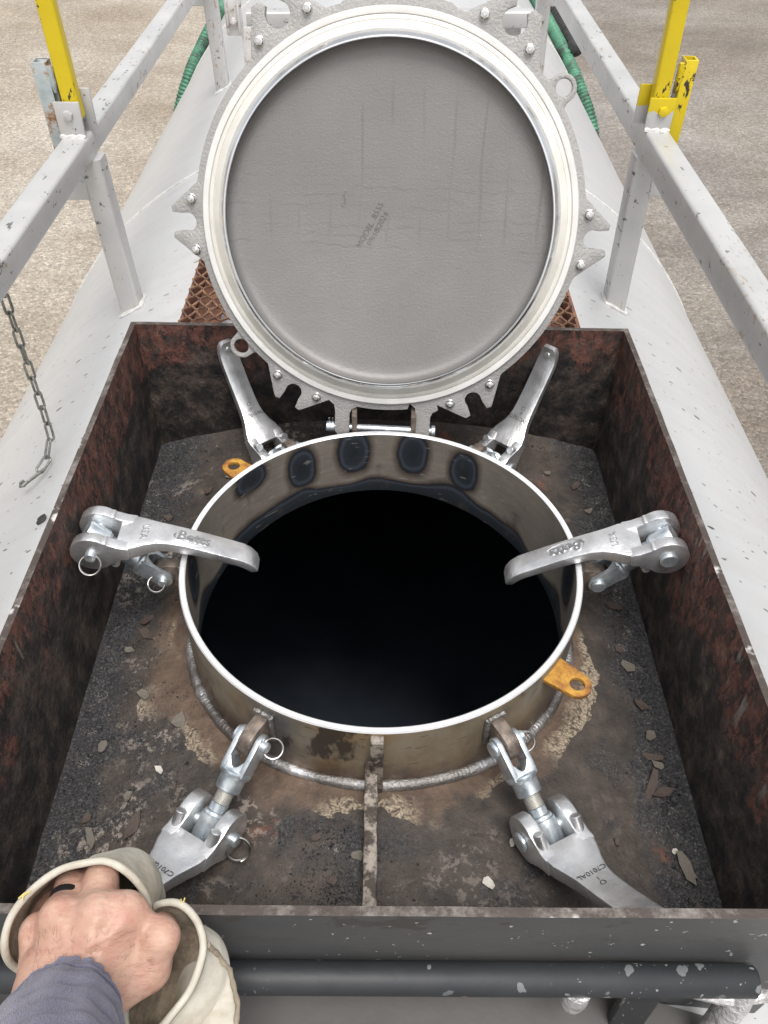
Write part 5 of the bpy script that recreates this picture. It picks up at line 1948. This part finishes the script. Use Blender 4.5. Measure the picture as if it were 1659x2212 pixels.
def loop_tube(pts, n=64):
    P_ = [Vector(p) for p in pts]
    k = len(P_)
    out = []
    for i in range(k):
        p0, p1, p2, p3 = P_[(i - 1) % k], P_[i], P_[(i + 1) % k], P_[(i + 2) % k]
        for j in range(n // k + 1):
            t_ = j / (n // k + 1)
            out.append(0.5 * ((2 * p1) + (-p0 + p2) * t_ + (2 * p0 - 5 * p1 + 4 * p2 - p3) * t_ * t_ + (-p0 + 3 * p1 - 3 * p2 + p3) * t_ ** 3))
    return out

# sleeve: elastic hem round the wrist, forearm going off below
ax0 = px(131, 2203, 0.570)
ax1 = px(60, 2440, 0.478)
axis = (ax1 - ax0).normalized()
sx_ = axis.cross(fw).normalized()
sy_ = sx_.cross(axis).normalized()
secs = []
m = MB()
NS, NC = 34, 72
for i in range(NS):
    s = i / (NS - 1)
    c_ = ax0 + (ax1 - ax0) * (s * 2.0) + sx_ * 0.0
    grow = 1.0 + 0.22 * min(s * 6, 1) + 0.45 * s
    sec = []
    for j in range(NC):
        a = 2 * PI * j / NC
        ru = (0.0440 + 0.0005 * math.sin(a * 13)) * grow
        rv = 0.0335 * grow
        w_ = 0.0016 * math.sin(s * 75 + 1.2 * math.sin(a * 3)) * min(1, s * 14) + 0.0022 * nz(math.cos(a) * 2.4, math.sin(a) * 2.4, s * 14)
        w_ += 0.0007 * math.sin(a * 26) * max(0, 1 - s * 9)
        sec.append(c_ + sx_ * math.cos(a) * (ru + w_) + sy_ * math.sin(a) * (rv + w_) - ORG)
    secs.append(sec)
inner = [[(p - (ax0 - ORG)) * 0.90 + (ax0 - ORG) + axis * 0.0015 for p in secs[0]], [(p - (ax0 - ORG)) * 0.86 + (ax0 - ORG) + axis * 0.03 for p in secs[0]]]
m.loft(inner[::-1] + secs, cap=False)
slv = m.build('sleeve', 'sleeve_cloth', person, angle=80)
hem = MB()
hem.tube([p + axis * 0.002 for p in secs[0]], [0.0030 + 0.0006 * math.sin(j * 2 * PI / 72 * 24) for j in range(NC)], 8, closed=True)
hem.build('hem', 'sleeve_cloth', slv, angle=80)
st_ = MB()
for off in (3,):
    st_.tube([p * 1.0 + (p - (ax0 + (ax1 - ax0) * (off / (NS - 1) * 2.0) - ORG)).normalized() * 0.0006 for p in secs[off]], 0.0011, 6, closed=True)
st_.build('stitching', 'sleeve_cloth', slv)
# finger ring
pr0, pr1 = px(138, 1962, 0.6165), px(149, 1928, 0.6315)
rc = (pr0 + pr1) / 2
rm = MB()
Mr = (pr1 - pr0).to_track_quat('Z', 'Y').to_matrix().to_4x4()
Mr.translation = rc - ORG
rm.lathe([(0.0112, -0.0035), (0.0128, -0.0030), (0.0131, 0.0), (0.0128, 0.0030), (0.0112, 0.0035)], 32, Mr)
rm.build('finger_ring', 'finger_ring', person)
# fine hairs on the back of the hand
dg = bpy.context.evaluated_depsgraph_get()
hm = MB()
rr = random.Random(3)
tree = None
from mathutils.bvhtree import BVHTree
bv = BVHTree.FromPolygons([Vector(v) for v in V.tolist()], [list(q) for q in Q.tolist()])
nh = 0
while nh < 300:
    x, y = rr.uniform(60, 330), rr.uniform(2010, 2180)
    dirv = (px(x, y, 1.0) - CAM).normalized()
    hit, nrm, _, dist = bv.ray_cast(CAM, dirv)
    if hit is None:
        continue
    nh += 1
    if (hit - px(150, 2140, 0.57)).length < 0.0:
        continue
    gdir = (-axis * 0.8 + rt * rr.uniform(-0.6, 0.9)).normalized()
    gdir = (gdir - nrm * gdir.dot(nrm)).normalized()
    L_ = rr.uniform(0.0035, 0.008)
    pts = [hit - nrm * 0.0003, hit + gdir * L_ * 0.5 + nrm * 0.0010, hit + gdir * L_ + nrm * 0.0008]
    hm.tube([p - ORG for p in pts], [0.00007, 0.00006, 0.00003], 3)
o = hm.build('arm_hair', 'arm_hair', person)
o['kind'] = 'stuff'

def glove(label, ring, secs_, rim_r, name='work_glove', thick=0.0022, lining_n=2, wr=0.006, seed=0):
    """ring: opening loop; secs_: further loops down the glove (same point order)"""
    loops = [loop_tube(r_, 96) for r_ in [ring] + secs_]
    n = len(loops[0])
    base = sum(loops[-1], Vector()) / n
    t_ = thing(name, label, 'glove', base, 'pair of pale leather work gloves')
    O_ = Vector(t_.location)
    # interpolate between loops for smooth wrinkles
    fine = []
    K = 8
    for a in range(len(loops) - 1):
        for k in range(K):
            s = k / K
            fine.append([loops[a][j].lerp(loops[a + 1][j], s) for j in range(n)])
    fine.append(loops[-1])
    outs, ins = [], []
    for i, lp in enumerate(fine):
        c_ = sum(lp, Vector()) / n
        so_, si_ = [], []
        for j, p in enumerate(lp):
            d = (p - c_).normalized()
            w_ = wr * nz(p.x * 26 + seed, p.y * 26, p.z * 26) * min(1, i / 4) + 0.0012 * nz(p.x * 90, p.y * 90, p.z * 90 + seed)
            so_.append(p + d * (w_ + thick * 0.5) - O_)
            si_.append(p + d * (w_ - thick * 0.5) - O_)
        outs.append(so_)
        ins.append(si_)
    m = MB()
    m.loft(outs, cap=False)
    cap2 = len(m.v)
    m.add(outs[-1], [tuple(range(n))])
    body = m.build('outer', 'glove_leather', t_, angle=80)
    m = MB()
    m.loft(ins, cap=False)
    m.build('lining', 'glove_lining', t_, angle=80)
    m = MB()
    m.tube([p - O_ for p in loops[0]], [rim_r * (1 + 0.10 * nz(p.x * 50, p.y * 50, seed)) for p in loops[0]], 10, closed=True)
    m.build('rolled_rim', 'glove_leather', t_, angle=80)
    m = MB()
    m.tube([p + (p - sum(fine[1], Vector()) / n).normalized() * 0.0018 - O_ for p in fine[1]], 0.0011, 6, closed=True)
    m.build('rim_seam', 'glove_seam', t_, angle=80)
    return t_, fine, O_
r1 = [px(10, 2050, 0.600), px(22, 1985, 0.602), (px(66, 1926, 0.606)), px(126, 1881, 0.611), px(185, 1864, 0.615), px(232, 1861, 0.618), px(276, 1885, 0.622), px(308, 1922, 0.628), px(320, 1962, 0.634), px(312, 2010, 0.640), px(265, 2065, 0.650), px(190, 2105, 0.640), px(100, 2110, 0.628), px(35, 2090, 0.616)]
def shift(ring, cx, cy, D0, cx1, cy1, D1, k):
    c0, c1 = px(cx, cy, D0), px(cx1, cy1, D1)
    return [c1 + (p - c0) * k for p in ring]
c0 = (165, 1975, 0.636)
s1 = shift(r1, *c0, 195, 1953, 0.665, 0.97)
s2 = shift(r1, *c0, 232, 1925, 0.700, 0.86)
s3 = shift(r1, *c0, 262, 1905, 0.745, 0.62)
s4 = shift(r1, *c0, 275, 1895, 0.785, 0.30)
g1, fine1, O1 = glove('pale leather glove with the fingers of the hand inside its cuff', r1, [s1, s2, s3, s4], 0.0029, seed=1)
# gathered wrinkles on the cuff by the lever
m = MB()
for k in range(4):
    a = px(268 + k * 13, 1868 + k * 12, 0.672)
    b = px(286 + k * 13, 1856 + k * 13, 0.690)
    m.tube([a - O1, (a + b) / 2 + (px(290 + 13 * k, 1850 + 12 * k, 0.676) - px(280 + 13 * k, 1862 + 12 * k, 0.676)) * 0.2 - O1, b - O1], [0.0018, 0.0036, 0.0015], 8)
m.build('gathers', 'glove_leather', g1, angle=80)
m = MB()
for q in ([(66, 1926, 0.602), (52, 1930, 0.600), (40, 1941, 0.600)], [(60, 1928, 0.602), (50, 1935, 0.600), (48, 1944, 0.599)]):
    m.tube([px(*p) - O1 for p in q], 0.0006, 5)
m.build('loose_thread', 'thread_yellow', g1)
r2 = [px(326, 1968, 0.648), px(357, 1950, 0.645), px(392, 1955, 0.640), px(423, 1986, 0.634), px(438, 2030, 0.628), px(434, 2075, 0.622), px(410, 2138, 0.616), px(372, 2190, 0.610), px(330, 2235, 0.608), px(285, 2240, 0.612), px(270, 2190, 0.622), px(285, 2110, 0.634), px(302, 2040, 0.643)]
c0 = (350, 2090, 0.628)
t1 = shift(r2, *c0, 368, 2102, 0.640, 0.99)
t2 = [p for p in shift(r2, *c0, 404, 2140, 0.655, 1.02)]
t3 = shift(r2, *c0, 425, 2215, 0.650, 0.98)
t4 = shift(r2, *c0, 420, 2330, 0.625, 0.85)
t5 = shift(r2, *c0, 400, 2460, 0.600, 0.55)
g2, fine2, O2 = glove('pale leather glove hanging below the thumb, cuff open', r2, [t1, t2, t3, t4, t5], 0.0029, seed=5)
m = MB()
m.tube([px(*p) - O2 for p in ((387, 1957, 0.640), (396, 1950, 0.639), (399, 1940, 0.638))], 0.0006, 5)
m.tube([px(*p) - O2 for p in ((390, 1959, 0.640), (392, 1950, 0.639), (391, 1942, 0.638))], 0.0005, 5)
m.build('loose_thread', 'thread_yellow', g2)
m = MB()
edge = []
for lp in fine2[2:]:
    q = max(lp, key=lambda p: (p - CAM).dot(rt) / (p - CAM).dot(fw))
    c_ = sum(lp, Vector()) / len(lp)
    edge.append(q + (q - c_).normalized() * 0.0022 - O2)
m.tube(edge, [0.0021 + 0.0004 * math.sin(i * 1.9) for i in range(len(edge))], 8)
m.build('side_seam', 'glove_seam', g2, angle=80)
